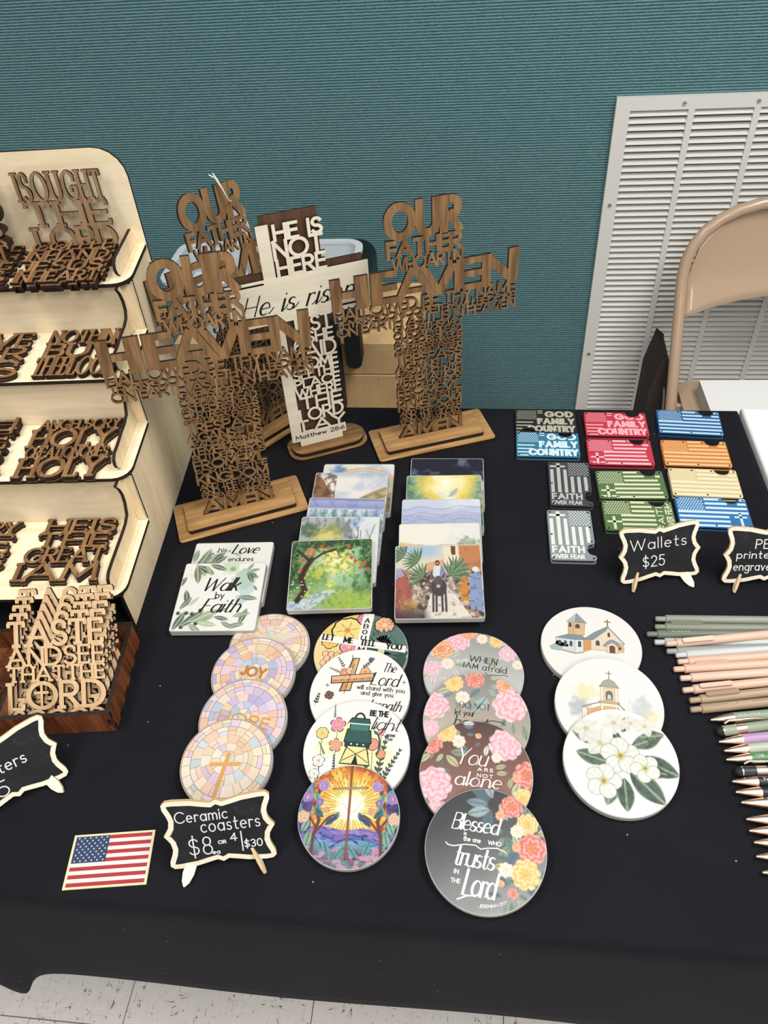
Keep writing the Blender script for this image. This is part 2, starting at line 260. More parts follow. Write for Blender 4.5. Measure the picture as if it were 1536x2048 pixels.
def text(mb, s, x0, y0, W, H, wt, z0=None, z1=0., style='sans', thin=None, gap=.16, st=24, fill=True, slant=0, col=None, mt=0, ms=1, tf=None, jit=0, top=1.):
    """lay the string into the box x0,y0,W,H (H = cap height), strokes wt wide"""
    thin = wt if thin is None else thin; gl = [glyph(c, st) for c in s]; nat = sum(g[0] for g in gl) + gap * (len(gl) - 1)
    sx = (W - wt) / nat if fill else (H - thin) * W
    sy = (H - thin) * top; x = x0 + wt / 2; R = random.Random(hash(len(s)) + int(x0 * 7))
    def T(p):
        X = x + p[0] * sx + slant * p[1] * sy; Y = y0 + thin / 2 + p[1] * sy
        if jit: Y += jit * math.sin(X * .37 + y0)
        return tf((X, Y)) if tf else (X, Y)
    def wid(a, b):
        dx, dy = b[0] - a[0], b[1] - a[1]; l = math.hypot(dx, dy) or 1
        if style == 'script': return thin + (wt - thin) * (max(0, (-dy / l)) if dy < 0 else max(0, .25 * dy / l))
        return thin + (wt - thin) * abs(dy / l) ** .8
    for (gw, strokes), ch in zip(gl, s):
        for cl, P in strokes:
            Q = [T(p) for p in P]; n = len(Q)
            if style == 'script' and len(Q) > 1: pass
            segs = []
            if cl: segs.append((True, Q))
            else:
                cur = [Q[0]]
                for i in range(1, n):
                    cur.append(Q[i])
                    if i < n - 1:
                        a = math.atan2(Q[i][1] - Q[i - 1][1], Q[i][0] - Q[i - 1][0]); b = math.atan2(Q[i + 1][1] - Q[i][1], Q[i + 1][0] - Q[i][0])
                        if abs((b - a + PI) % (2 * PI) - PI) > .75: segs.append((False, cur)); cur = [Q[i]]
                segs.append((False, cur))
            for k, (c2, L) in enumerate(segs):
                if len(L) < 2: continue
                if c2: ws = [(wid(L[i - 1], L[i]) + wid(L[i], L[(i + 1) % len(L)])) / 2 for i in range(len(L))]
                else:
                    sw = [wid(L[i], L[i + 1]) for i in range(len(L) - 1)]; ws = [sw[0]] + [(sw[i] + sw[i + 1]) / 2 for i in range(len(sw) - 1)] + [sw[-1]]
                    L = list(L)
                    def ext(a, b, e): l = math.hypot(b[0] - a[0], b[1] - a[1]) or 1; return (b[0] + (b[0] - a[0]) / l * e, b[1] + (b[1] - a[1]) / l * e)
                    e = .5 if style != 'script' else .2
                    L[0] = ext(L[1], L[0], ws[0] * e * (thin / wt if k == 0 and False else 1) * (.95 if abs(L[1][0] - L[0][0]) < abs(L[1][1] - L[0][1]) * 3 else .8) * (thin / max(wt, 1e-6) if style == 'slab' else 1))
                    L[-1] = ext(L[-2], L[-1], ws[-1] * e * (thin / max(wt, 1e-6) if style == 'slab' else 1) * .95)
                mb.strip(L, ws, z0, z1, c2, mt, ms, col)
            if style == 'slab' and not cl:
                for a, b in ((P[1], P[0]), (P[-2], P[-1])):
                    dx, dy = (b[0] - a[0]) * sx, (b[1] - a[1]) * sy; B = T(b)
                    if abs(dy) > abs(dx) * .8 and (b[1] < .03 or b[1] > .97) and ch not in 'SCG':
                        l = wt * .95; mb.strip([(B[0] - l, B[1]), (B[0] + l, B[1])], [thin, thin], z0, z1, False, mt, ms, col)
                    elif abs(b[0] - 0) > .03 or ch in 'TZ':
                        up = .2 * sy * (1 if b[1] < .3 else -1); yy = B[1]
                        if ch in 'EFTLZ' and .3 < b[1] < .8: mb.strip([(B[0], yy - .09 * sy), (B[0], yy + .09 * sy)], [thin] * 2, z0, z1, False, mt, ms, col)
                        elif ch in 'EFTLZSCG' and abs(dx) > 0: mb.strip([(B[0], yy - (.0 if up > 0 else -.0)), (B[0], yy + up)], [thin * 1.1] * 2, z0, z1, False, mt, ms, col)
        if style == 'script' and ch.islower() and ch != s[-1]:
            mb.strip([T((gw, .02)), T((gw + gap * .55, .1)), T((gw + gap, .3))], [thin] * 3, z0, z1, False, mt, ms, col)
        x += (gw + gap) * sx
    return x
# ------------------------------------------------------------------ painter: colours evaluated on a fine grid of the printed face
def hsh(i, j, k): v = np.sin(i * 127.1 + j * 311.7 + k * 74.7) * 43758.5453; return v - np.floor(v)
def vn(x, y, s, k=0):
    x = x * s; y = y * s; i = np.floor(x); j = np.floor(y); u = x - i; v = y - j; u = u * u * (3 - 2 * u); v = v * v * (3 - 2 * v)
    return (hsh(i, j, k) * (1 - u) + hsh(i + 1, j, k) * u) * (1 - v) + (hsh(i, j + 1, k) * (1 - u) + hsh(i + 1, j + 1, k) * u) * v
def fb(x, y, s, k=0): return vn(x, y, s, k) * .5 + vn(x, y, s * 2.1, k + 1) * .27 + vn(x, y, s * 4.3, k + 2) * .15 + vn(x, y, s * 8.7, k + 3) * .08
def sst(a, b, v): t = np.clip((v - a) / (b - a), 0, 1); return t * t * (3 - 2 * t)
class Paint:
    def __init__(s, x, y, base): s.x = x; s.y = y; s.c = np.tile(np.array(base, float), (len(x), 1))
    def mix(s, m, col):
        if isinstance(col, str): col = hx(col)
        m = np.clip(m, 0, 1)[:, None]; s.c = s.c * (1 - m) + np.array(col) * m
    def ramp(s, v, cols):
        ks = [k for k, _ in cols]; A = np.array([hx(c) for _, c in cols]); s.c = np.stack([np.interp(v, ks, A[:, i]) for i in range(3)], 1)
    def wash(s, k, sc, a, col, lo=.45, hi=.7, w=1.): s.mix(sst(lo, hi, fb(s.x, s.y, sc, k)) * a * w, col)
    def disc(s, cx, cy, r, col, a=1., soft=.25, rag=0, k=0, ry=None, ang=0):
        ca, sa = math.cos(ang), math.sin(ang); X = (s.x - cx) * ca + (s.y - cy) * sa; Y = -(s.x - cx) * sa + (s.y - cy) * ca
        d = np.hypot(X / r, Y / (ry or r))
        if rag: d = d + (fb(s.x, s.y, 3 / r, k) - .5) * rag
        s.mix((1 - sst(1 - soft, 1, d)) * a, col)
    def line(s, pts, w, col, a=1.):
        for (x0, y0), (x1, y1) in zip(pts[:-1], pts[1:]):
            dx, dy = x1 - x0, y1 - y0; t = np.clip(((s.x - x0) * dx + (s.y - y0) * dy) / (dx * dx + dy * dy + 1e-9), 0, 1)
            d = np.hypot(s.x - x0 - t * dx, s.y - y0 - t * dy); s.mix((1 - sst(w * .35, w, d)) * a, col)
    def leaf(s, cx, cy, L, ang, col, wr=.3, a=1., vein=None):
        ca, sa = math.cos(ang), math.sin(ang); X = ((s.x - cx) * ca + (s.y - cy) * sa) / L; Y = (-(s.x - cx) * sa + (s.y - cy) * ca) / L
        wd = wr * np.sin(np.clip(X, 0, 1) * PI) ** .8; m = (X > 0) & (X < 1); d = np.abs(Y) / np.maximum(wd, 1e-4)
        s.mix(np.where(m, 1 - sst(.75, 1.05, d), 0) * a, col)
        if vein: s.mix(np.where(m, 1 - sst(.02, .035, np.abs(Y)), 0) * a * .7, vein)
    def flower(s, cx, cy, r, col, dark, mid, n=7, k=0, a=1.):
        an = np.arctan2(s.y - cy, s.x - cx); d = np.hypot(s.x - cx, s.y - cy) / r; edge = .86 + .13 * np.abs(np.cos(an * n / 2 + k)) + (fb(s.x, s.y, 4 / r, k) - .5) * .2
        m = (1 - sst(edge - .08, edge, d)) * a; s.mix(m, col)
        sw = .5 + .5 * np.sin(d * 17 + np.sin(an * (n - 2) + k) * 1.6 + fb(s.x, s.y, 5 / r, k + 5) * 5)
        s.mix(m * sst(.5, 1.0, sw) * .38, dark); s.mix(m * sst(.5, 1.0, 1 - sw) * .4, 'fdf6f0'); s.mix(m * sst(.55, .0, d) * .3, dark); s.mix(m * sst(.3, .05, d + (vn(s.x, s.y, 14 / r, k) - .5) * .4) * .9, mid)
    def poly(s, P, col, a=1.):
        ins = np.zeros(len(s.x), bool); n = len(P)
        for i in range(n):
            (x0, y0), (x1, y1) = P[i], P[(i + 1) % n]
            if y0 == y1: continue
            c = ((y0 > s.y) != (y1 > s.y)) & (s.x < (x1 - x0) * (s.y - y0) / (y1 - y0) + x0); ins ^= c
        s.mix(ins * a, col)
def sq_grid(S, n, r=2.):
    g = np.linspace(-S / 2, S / 2, n); X, Y = np.meshgrid(g, g); X = X.ravel(); Y = Y.ravel(); h = S / 2 - r   # pull the corners in onto the rounding
    ax, ay = np.abs(X) - h, np.abs(Y) - h; d = np.hypot(np.maximum(ax, 0), np.maximum(ay, 0)); k = np.where((ax > 0) & (ay > 0) & (d > r), r / np.maximum(d, 1e-6), 1)
    X = np.where(k < 1, np.sign(X) * (h + np.maximum(ax, 0) * k), X); Y = np.where(k < 1, np.sign(Y) * (h + np.maximum(ay, 0) * k), Y)
    F = [(j * n + i, j * n + i + 1, (j + 1) * n + i + 1, (j + 1) * n + i) for j in range(n - 1) for i in range(n - 1)]
    return X, Y, F
def disc_grid(R, nr, na):
    X = [0.]; Y = [0.]
    for i in range(1, nr + 1):
        for k in range(na): a = 2 * PI * k / na; X.append(R * i / nr * math.cos(a)); Y.append(R * i / nr * math.sin(a))
    F = [(0, 1 + k, 1 + (k + 1) % na) for k in range(na)]
    for i in range(nr - 1):
        b = 1 + i * na; F += [(b + k, b + na + k, b + na + (k + 1) % na, b + (k + 1) % na) for k in range(na)]
    return np.array(X), np.array(Y), F
def painted(mb, grid, z, fn, S):
    X, Y, F = grid; P = fn(X / S * 2, Y / S * 2); b = len(mb.v); mb.v += [(x, y, z) for x, y in zip(X, Y)]
    c = np.clip(P.c, 0, 1); c = np.where(c <= .04045, c / 12.92, ((c + .055) / 1.055) ** 2.4); mb.c += [tuple(q) for q in c]
    mb.f += [tuple(b + i for i in f) for f in F]; mb.m += [0] * len(F); mb.sm += [False] * len(F)
# ================================================================== SETTING
def struct(o): o['kind'] = 'structure'; return o
Zf = -740.
fl = MB(); fl.box(-2400, -1500, Zf - 30, 2400, 1720, Zf - 4, 0); floor = struct(fl.build('floor', mat('grey_floor_adhesive', hx('9a948c'), .8), m=Matrix.Translation((0, 0, TOP))))
tl = MB(); tl.box(1, 1, -4, 304, 304, 0, 0); t0 = None
for i in range(-5, 6):
    for j in range(-3, 5):
        x, y = i * 305 + 70, j * 305 - 20
        if t0 is None: t0 = tl.build('tile', VINYL); o = t0; t0.parent = floor
        else: o = t0.copy(); COL.objects.link(o); o.parent = floor
        o.matrix_parent_inverse = floor.matrix_world.inverted(); o.location = (x * .001, y * .001, 0)
        if (i + j) % 2: o.rotation_euler = (0, 0, PI / 2); o.location.x += .305
WY = 1700.
wl = MB(); wl.box(-2400, WY, Zf, 2400, WY + 60, 2000, 0); struct(wl.build('wall_back', CARP, m=Matrix.Translation((0, 0, TOP))))
# air return grille on the wall
vent = thing('air_return_grille', 'white painted metal louvred grille fixed on the teal wall behind the chair', 'vent', Matrix.Translation((0, WY * .001, TOP)))
VX0, VX1, VZ0, VZ1 = 263, 800, -560, 211
ins = (VX0 + 28, VZ0 + 28, VX1 - 28, VZ1 - 24)
vb = MB(); vb.ring([(VX0, -VZ1), (VX1, -VZ1), (VX1, -VZ0), (VX0, -VZ0)][::-1], [(ins[0], -ins[3]), (ins[2], -ins[3]), (ins[2], -ins[1]), (ins[0], -ins[1])][::-1], 0, 12, 0, 0)
rotx = Matrix.Rotation(PI / 2, 4, 'X')
def vertical(mb):      # (x, y, z) built lying -> standing against the wall, z towards the room
    mb.v = [(x, -z, -y) for x, y, z in mb.v]; return mb
vertical(vb).build('frame', VENT, vent)
bk = MB(); bk.box(ins[0] - 4, -2, ins[1] - 4, ins[2] + 4, -1, ins[3] + 4, 0); bk.build('backing', VDARK, vent)
cols = []; cw = (ins[2] - ins[0] - 3 * 12) / 4
for k in range(4):
    x0 = ins[0] + k * (cw + 12); cols.append(x0)
    if k: mu = MB(); mu.box(x0 - 12, -12, ins[1], x0, -2, ins[3], 0); mu.build('mullion', VENT, vent)
sl = MB(); P = [(-1.5, 4.6), (-11.5, -3.2), (-11.5, -4.4), (-10.6, -4.4), (-1.5, 3.2)]
n = len(P); V = [(x, p[0], p[1]) for x in (0, cw) for p in P]
sl.add(V, [tuple(range(n)), tuple(range(2 * n - 1, n - 1, -1))] + [(i, n + i, n + (i + 1) % n, (i + 1) % n) for i in range(n)], 0); s0 = None
NS = 54
for k in range(4):
    for i in range(NS):
        o = sl.build('slat', VENT, vent) if s0 is None else s0.copy()
        if s0 is None: s0 = o
        else: COL.objects.link(o); o.parent = vent
        o.location = (cols[k] * .001, 0, (ins[1] + (i + .5) * (ins[3] - ins[1]) / NS) * .001)
for x, z in ((392, 199), (650, 199), (277, 2), (277, -365), (530, 199)):
    sc = MB(); sc.prism(arc(0, 0, 4, 4, 0, 336, 24), 12, 14.5, 0, 0); sc.box(-2.6, -.5, 14.4, 2.6, .5, 14.8, 1); vertical(sc); sc.v = [(a + x, b, c + z) for a, b, c in sc.v]; sc.build('screw', [mat('screw_steel', hx('c9c6bd'), .3, .8), SCREW], vent)
# ================================================================== TABLES AND CLOTHS
def table(label, x0, y0, x1, y1):
    t = thing('folding_table', label, 'table', Matrix.Translation(((x0 + x1) * .0005, (y0 + y1) * .0005, TOP)))
    W, D = (x1 - x0) / 2 - 14, (y1 - y0) / 2 - 14; b = MB(); b.prism(rrect(-W, -D, W, D, 12), -30, -3.5, 0, 0); b.build('tabletop', mat('table_laminate', hx('8e8a80'), .5), t)
    for sx in (-1, 1):
        for sy in (-1, 1): b = MB(); b.tube([(sx * (W - 150), sy * (D - 200), -30), (sx * (W - 140), sy * (D - 195), Zf)], 13); b.build('leg', mat('table_leg_steel', hx('6b6d70'), .4, .7), t)
def tcloth(name, label, m, x0, y0, x1, y1, drop, rr=14, seed=1, cz=67, dips=()):
    """one draped sheet: flat top, rounded edge, hanging skirt with dipping corners"""
    b = MB(); cx, cy = (x0 + x1) / 2, (y0 + y1) / 2; N_ = 40; per = []
    def side(a, c, n): return [(a[0] + (c[0] - a[0]) * i / n, a[1] + (c[1] - a[1]) * i / n) for i in range(n)]
    q = [(x0, y0), (x1, y0), (x1, y1), (x0, y1)]
    for i in range(4):
        a, c = q[i], q[(i + 1) % 4]; per += side(a, c, 190 if i == 0 else 48)
    n = len(per); rings = []
    def inset(d): return [(min(max(x, x0 + d), x1 - d), min(max(y, y0 + d), y1 - d)) for x, y in per]
    rings.append([(x, y, 0) for x, y in inset(60)])
    rings.append([(x, y, 0) for x, y in inset(rr + 3)]); rings.append([(x, y, 0) for x, y in inset(rr)])
    for k in range(1, 5):
        a = k / 4 * PI / 2; rings.append([(x, y, -rr * (1 - math.cos(a))) for x, y in inset(rr * (1 - math.sin(a)))])
    for k in range(1, 13):
        f = k / 12; R_ = []
        for x, y in per:
            dc = min(math.hypot(x - p[0], y - p[1]) for p in q); hem = drop + cz * math.exp(-(dc / 38) ** 2) + 1.2 * math.sin(x * .008 + seed) + (sum(66 * math.exp(-((x - d_) / 27) ** 2) for d_ in dips) if y == y0 else 0)
            z = -rr - (hem - rr) * f; ox = (x == x1) - (x == x0); oy = (y == y1) - (y == y0)
            wv = 1.5 * f * math.sin((x + y) * .014 + seed) + 12 * f * math.exp(-(dc / 60) ** 2) - 5 * f + (sum(7 * f * math.exp(-((x - d_) / 40) ** 2) for d_ in dips) if y == y0 else 0)
            R_.append((x + ox * wv, y + oy * wv, z))
        rings.append(R_)
    vs = [p for r in rings for p in r]; F = [(i * n + k, (i + 1) * n + k, (i + 1) * n + (k + 1) % n, i * n + (k + 1) % n) for i in range(len(rings) - 1) for k in range(n)]
    b.add(vs, F, 0, sm=True); b.f.append(tuple(range(n))); b.m.append(0); b.sm.append(True)
    o = b.build(name, m, m=Matrix.Translation((0, 0, TOP))); sd = o.modifiers.new('s', 'SOLIDIFY'); sd.thickness = .0012; sd.offset = -1
    return tagit(o, label, 'tablecloth')
table('folding table hidden under the black tablecloth', -1057, 229, 381, 964)
tcloth('tablecloth', 'black stretch tablecloth under the crosses, coasters, wallets and pens', BLACKC, -1060, 226, 384, 967, 250, dips=(-510,))
table('folding table hidden under the white cloth at the right edge', 394, 240, 1180, 962)
tcloth('tablecloth', 'plain white tablecloth on the neighbouring table at the right edge', WHITEC, 385.5, 236, 1184, 966, 260, rr=5, seed=3)
# ================================================================== FOLDING CHAIR behind the table
ch = thing('folding_chair', 'tan painted steel folding chair in front of the louvred grille', 'chair', Matrix.Translation((.632, 1.3, 0)))
def cpt(x, y, z): return (x - 632, y - 1300, z + 740)
def yb(z): return 1513 + (z + 65) * .561          # back frame leans along this line
fr = MB(); pth = [cpt(410 - (z < -300) * 0, yb(z), z) for z in (-738, -500, -300, -180, -110)]
for a in range(180, -1, -12):
    zz = -75 + 138 * abs(math.sin(math.radians(a))) ** .9; xx = 632 + 222 * math.copysign(abs(math.cos(math.radians(a))) ** .75, math.cos(math.radians(a)))
    pth.append(cpt(xx, yb(zz) - (zz + 75) * .25, zz))
pth += [cpt(854, yb(z), z) for z in (-110, -180, -300, -500, -738)]
fr.tube(pth, 11.5, 14); fr.build('back_frame', CHAIRM, ch)
bp = MB(); nu, nv = 28, 12; V = []
for i in range(nu + 1):
    t = -1 + 2 * i / nu; x = 632 + 211 * t; top = -72 + 131 * (1 - abs(t) ** 2.6) ** .5; bot = -140 + 30 * (1 - t * t)
    for j in range(nv + 1):
        z = bot + (top - bot) * j / nv; y = yb(z) - (max(z, -75) + 75) * .25 + 20 * (1 - t * t) - 6 + 5 * math.sin(j / nv * PI); V.append(cpt(x, y, z))
bp.add(V, [(i * (nv + 1) + j, (i + 1) * (nv + 1) + j, (i + 1) * (nv + 1) + j + 1, i * (nv + 1) + j + 1) for i in range(nu) for j in range(nv)], 0, sm=True)
o = bp.build('backrest', CHAIRM, ch); sd = o.modifiers.new('s', 'SOLIDIFY'); sd.thickness = .004
st_ = MB(); st_.prism(rrect(430 - 632, 1092 - 1300, 834 - 632, 1462 - 1300, 34), 740 - 306, 740 - 290, 0, 0); st_.build('seat', CHAIRM, ch, bevel=4)
for sx in (424, 840):
    b = MB(); b.tube([cpt(sx, 1180, -300), cpt(sx, 1330, -420), cpt(sx, 1530, -738)], 10.5, 12); b.build('rear_leg', CHAIRM, ch)
for y, z, x0, x1 in ((yb(-640), -640, 410, 854), (1478, -655, 424, 840)):
    b = MB(); b.tube([cpt(x0, y, z), cpt(x1, y, z)], 7, 10); b.build('crossbar', CHAIRM, ch)
b = MB(); b.tube([cpt(410, yb(-300), -300), cpt(432, 1385, -300)], 5, 8); b.build('hinge_pin', CHAIRM, ch)
# things on and beside the chair
b = MB(); b.box(0, 0, 0, 260, 330, 34, 0, 1); tagit(b.build('document_box', [WHITEP, mat('grey_box_side', hx('b7b3a8'), .7)], m=frame(470, 1083, -289.6, 1)), 'white flat carton lying on the tan chair seat', 'box')
b = MB(); b.prism([(0, 0), (95, 0), (88, 200), (70, 262), (40, 270), (12, 230)], -150, 0, 0, 0)
bag = thing('shoulder_bag', 'dark brown zipped bag leaning against the left leg of the tan chair', 'bag', frame(364, 1396, -740, -4, 6))
b.v = [(x * .62, y * 1.92, z) for x, y, z in b.v]; b.build('body', mat('dark_brown_fabric', hx('2e2522'), .8), bag, bevel=10)
zp = MB(); zp.tube([(36, 452, 4), (40, 425, 4), (44, 380, 4), (48, 320, 4), (50, 280, 4)], 2.4, 8); zp.build('zipper', mat('metal_zipper', hx('a9a49c'), .35, .8), bag)
# ================================================================== BACK OF THE TABLE: cartons, bin, case
def carton(x0, y0, z0, x1, y1, z1, label, gap=True):
    t = thing('cardboard_box', label, 'box', Matrix.Translation((x0 * .001, y0 * .001, TOP + z0 * .001)), 'cardboard boxes behind the table')
    W, D, H = x1 - x0, y1 - y0, z1 - z0; b = MB(); b.box(0, 0, 0, W, D, H - 3, 0); b.build('body', CARD, t)
    for y_ in (0, D / 2 + .8): f = MB(); f.box(0, y_, H - 3, W, y_ + D / 2 - .8, H, 0); f.build('flap', CARD, t)
    f = MB(); f.box(W * .3, D / 2 - 22, H + .05, W * .3 + 60, D / 2 + 22, H + .3, 0)
    f.v = [(x if True else x, y, z) for x, y, z in f.v]; f.build('packing_tape', mat('tan_packing_tape', hx('c8a774'), .3), t)
carton(-560, 1200, -740, -104, 1440, -106, 'large cardboard box standing on the floor behind the table')
carton(-550, 1203, -103, -108, 1430, -40, 'flat cardboard box on top of the large box behind the table')
bin_ = thing('plastic_bin', 'translucent plastic storage bin behind the two left crosses', 'storage bin', Matrix.Translation((-.383, 1.296, TOP - .040)))
o1 = rrect(-165, -75, 165, 75, 26); i1 = rrect(-162, -72, 162, 72, 23); bb = MB()
bb.ring(o1, i1, 3, 108, 0, 0); bb.prism(o1, 0, 3, 0, 0); bb.build('tub', CLEARP, bin_)
bb = MB(); bb.ring(rrect(-175, -85, 175, 85, 34), i1, 108, 115, 0, 0); bb.build('rim', CLEARP, bin_, bevel=2)
b = MB(); b.box(-110, -50, 0, 80, 40, 70, 0); tagit(b.build('carton_pack', mat('pale_blue_pack', hx('c3ccd6'), .5), m=Matrix.Translation((-.42, 1.30, TOP - .037))), 'pale grey pack inside the translucent bin', 'box')
case = thing('carrying_case', 'black rounded case standing behind the translucent bin', 'case', Matrix.Translation((-.30, 1.46, 0)))
b = MB(); b.prism(rrect(-60, 0, 86, 728, 34), 0, 110, 0, 0); b.v = [(x, 110 - z, y) for x, y, z in b.v]; b.f = [f[::-1] for f in b.f]; b.build('shell', BLKP, case, bevel=8)
b = MB(); b.tube([(62, -4, 690), (68, -9, 670), (68, -9, 640), (62, -4, 620)], 5, 8); b.build('handle', BLKP, case)
bag2 = thing('tote_bag', 'black bag hanging in front of the cardboard boxes', 'bag', Matrix.Translation((-.33, 1.185, TOP)))
def yz(mb): mb.v = [(x, -z, y) for x, y, z in mb.v]; return mb
b = MB(); b.prism(rrect(-120, -430, 30, 2, 20), -8, 14, 0, 0); yz(b).build('pouch', BLKF, bag2, bevel=4)
b = MB(); b.prism(rrect(36, -182, 92, 40, 22), -8, 24, 0, 0); yz(b).build('strap', BLKF, bag2, bevel=5)
b = MB(); b.prism(rrect(104, -66, 132, 50, 13), -8, 22, 0, 0); yz(b).build('strap', BLKF, bag2, bevel=5)
# ================================================================== LASER CUT WORD PIECES
def word_piece_mesh(rows, W, wt=None, t=3.2, style='slab', slant=0, cross=None, gap=.2, mats=None, tr=.5, wk=.8):
    """rows from top: (text, height, stroke[, x0, x1])"""
    b = MB(); y = sum(r[1] for r in rows)
    for r in rows:
        s, hgt, wtt = r[0], r[1], r[2]; x0, x1 = (r[3], r[4]) if len(r) > 4 else (0, W); y -= hgt
        text(b, s, x0, y - .25, x1 - x0, hgt + .5, wtt * wk, 0, t, style, thin=wtt * (tr if style == 'slab' else 1), gap=gap if s != 'ISOUGHT' else .34, st=20 if hgt > 16 else 30)
    if cross:
        cx, cy, r = cross; b.strip([(cx, cy - r), (cx, cy + r)], [2.6, 2.6], 0, t); b.strip([(cx - r * .62, cy + r * .25), (cx + r * .62, cy + r * .25)], [2.6, 2.6], 0, t)
    return b
P4 = [1, 2, 3]
def stack(rows, W, label, m, n, t, mats, group, jx=1.2, cross=None, labels=None, slant=0, style='slab'):
    """n identical pieces, each a thing, along the local z"""
    b = word_piece_mesh(rows, W, t=t, cross=cross, style=style); first = None
    for k in range(n):
        mm = m @ Matrix.Translation(((rnd.uniform(-jx, jx) if k < n - 1 else 0) * .001, (rnd.uniform(-jx, jx) if k < n - 1 else 0) * .001, k * (t + .15) * .001))
        if first is None: o = b.build('word_coaster', mats, m=mm); first = o
        else: o = first.copy(); COL.objects.link(o); o.matrix_world = mm
        lab = label if n == 1 else (['undermost ', 'second lowest ', 'third lowest '][k] if k < n - 1 else 'topmost ') + label
        tagit(o, lab, 'coaster', group)
# ------------------------------------------------------------------ the stepped plywood display
DM = frame(-381, 529, 0, 4, 90)          # local x along its front (negative = left), y to the back, z up
disp = thing('stepped_display_rack', 'pale plywood stepped display rack holding brown word coasters', 'display rack', DM)
DW = 300.
steps = [(0, 57, 113, 62), (109, 137, 199, 144), (193, 215, 282, 223), (274, 291, 356, 298)]     # front y,z  back y,z   (bottom to top)
TH = 5.
for k, (y0, z0, y1, z1) in enumerate(steps):
    b = MB(); L = math.hypot(y1 - y0, z1 - z0); ov = 6
    b.prism(rrect(-DW - 0, -ov, 1, L, 20)[:0] + arc(1 - 20, -ov + 20, 20, 20, -90, 0) + [(1, L), (-DW, L)] + arc(-DW + 20, -ov + 20, 20, 20, 180, 270), -TH, 0, 0, 1)
    a = math.atan2(z1 - z0, y1 - y0); b.v = [(x, y0 + y * math.cos(a) - z * math.sin(a), z0 + y * math.sin(a) + z * math.cos(a)) for x, y, z in b.v]
    b.build('shelf', [PLYF, BURNT], disp)
    # riser behind this shelf
    zt = steps[k + 1][1] - TH - .3 if k < 3 else 412
    b = MB()
    if k < 3: b.prism([(-DW, z1 - .0), (0, z1 - .0), (0, zt), (-DW, zt)], 0, 3, 0, 1)
    else: b.prism([(-DW, z1 - 24), (2, z1 - 24), (2, zt - 34)] + arc(2 - 34, zt - 34, 34, 34, 0, 90)[1:] + arc(-DW + 34, zt - 34, 34, 34, 90, 180), 0, 4, 0, 1)
    b.v = [(x, (y1 + 3.2) - z, y) for x, y, z in b.v]; b.build('riser' if k < 3 else 'back_panel', [PLYF, BURNT], disp)
    if k < 3:   # locking tab of the riser beside the cheek
        b = MB(); b.prism([(-11, z1 + 2), (-1.2, z1 + 2), (-1.2, zt - 3), (-13, zt - 3), (-13, z1 + 38)], 0, .5, 0, 1); b.v = [(x, y1 + .2 - z - .1, y) for x, y, z in b.v]; b.build('tab', [PLY, BURNT], disp)
    # curved cheek: profile in the (y, z) plane, one right and one left
    prof = [(y0 + 10, z0 + 1.4), (y1, z1 + .5)]
    if k < 3: prof += [(y1, zt), (y1 - 19, zt), (y1 - 13, zt - 9), (y1 - 10, zt - 20), (y1 - 11, zt - 31), (y1 - 17, z1 + 24), (y1 - 29, z1 + 20), (y1 - 44, z1 + 19), (y0 + 26, z0 + 23)]
    else: prof += [(y1, z1 + 19), (y0 + 30, z0 + 23)]
    prof += [(y0 + 12, z0 + 22), (y0 + 5, z0 + 18), (y0 + 3, z0 + 12), (y0 + 5, z0 + 6)]
    for xs in (-16, -DW + 12):
        b = MB(); b.prism(prof, 0, 4, 0, 0)
        n = len(prof); b.m = [0, 0] + [1] * n; b.v = [(xs + z, y, zz) for y, zz, z in b.v]; b.build('cheek', [PLY, BURNT], disp)
# side panel following the stair
for xs, nm in ((-6, 'side_panel'), (-DW, 'side_panel')):
    pr = [(-1, 0), (-1, 52)]
    for k, (y0, z0, y1, z1) in enumerate(steps):
        if k: pr.append((y0 + 1, z0 - TH - 2.))
        else: pr = [(0, .3), (0, z0 - TH - .6)]
        pr.append((y1 + 3.5, z1 - TH - .6))
        if k < 3: pr.append((y1 + 3.5, steps[k + 1][1] - TH - 1.4))
    pr += [(360, 300), (363, .3)]
    if xs == -6:
        pr = [(0, .3), (0, 51.5)]
        for k, (y0, z0, y1, z1) in enumerate(steps):
            if k: pr.append((y0 + 4, z0 - TH - 1.))
            pr.append((y1 + 3.5, z1 - TH - 1.)); 
            if k < 3: pr.append((y1 + 3.5, steps[k + 1][1] - TH - 1.4))
        pr += [(360, 330), (366, 12), (345, .3)]
    b = MB(); b.prism(pr, 0, 4, 0, 0); b.m = [0, 0] + [1] * len(pr); b.v = [(xs + z, y, zz) for y, zz, z in b.v]; b.build(nm, [PLY, BURNT], disp)
def on_shelf(k, x, dy, z=0.2, rz=0):
    y0, z0, y1, z1 = steps[k]; a = math.atan2(z1 - z0, y1 - y0)
    return DM @ Matrix.Translation((x * .001, y0 * .001, z0 * .001)) @ Matrix.Rotation(a, 4, 'X') @ Matrix.Translation((0, dy * .001, z * .001)) @ Matrix.Rotation(math.radians(rz), 4, 'Z')
MA = [SHOPW, BURNT]; MD = [SHOPD, BURNT]
stack([('HEIS', 23, 6.2, 14, 100), ('THE', 23, 6.4, 8, 98), ('GREAT', 23, 5.2, 2, 98), ('IAM', 27, 6.4, 0, 97)], 100, 'brown coaster reading HE IS THE GREAT I AM on the bottom shelf', on_shelf(0, -131, 13), 2, 4, MD, 'word coasters on the rack')
stack([('GLORY', 20, 4.6), ('BE', 30, 6.4), ('THIS', 22, 5.4), ('IS', 26, 6.2)], 96, 'brown coaster on the bottom shelf, cut by the left frame edge', on_shelf(0, -247, 8), 2, 4, MD, 'word coasters on the rack')
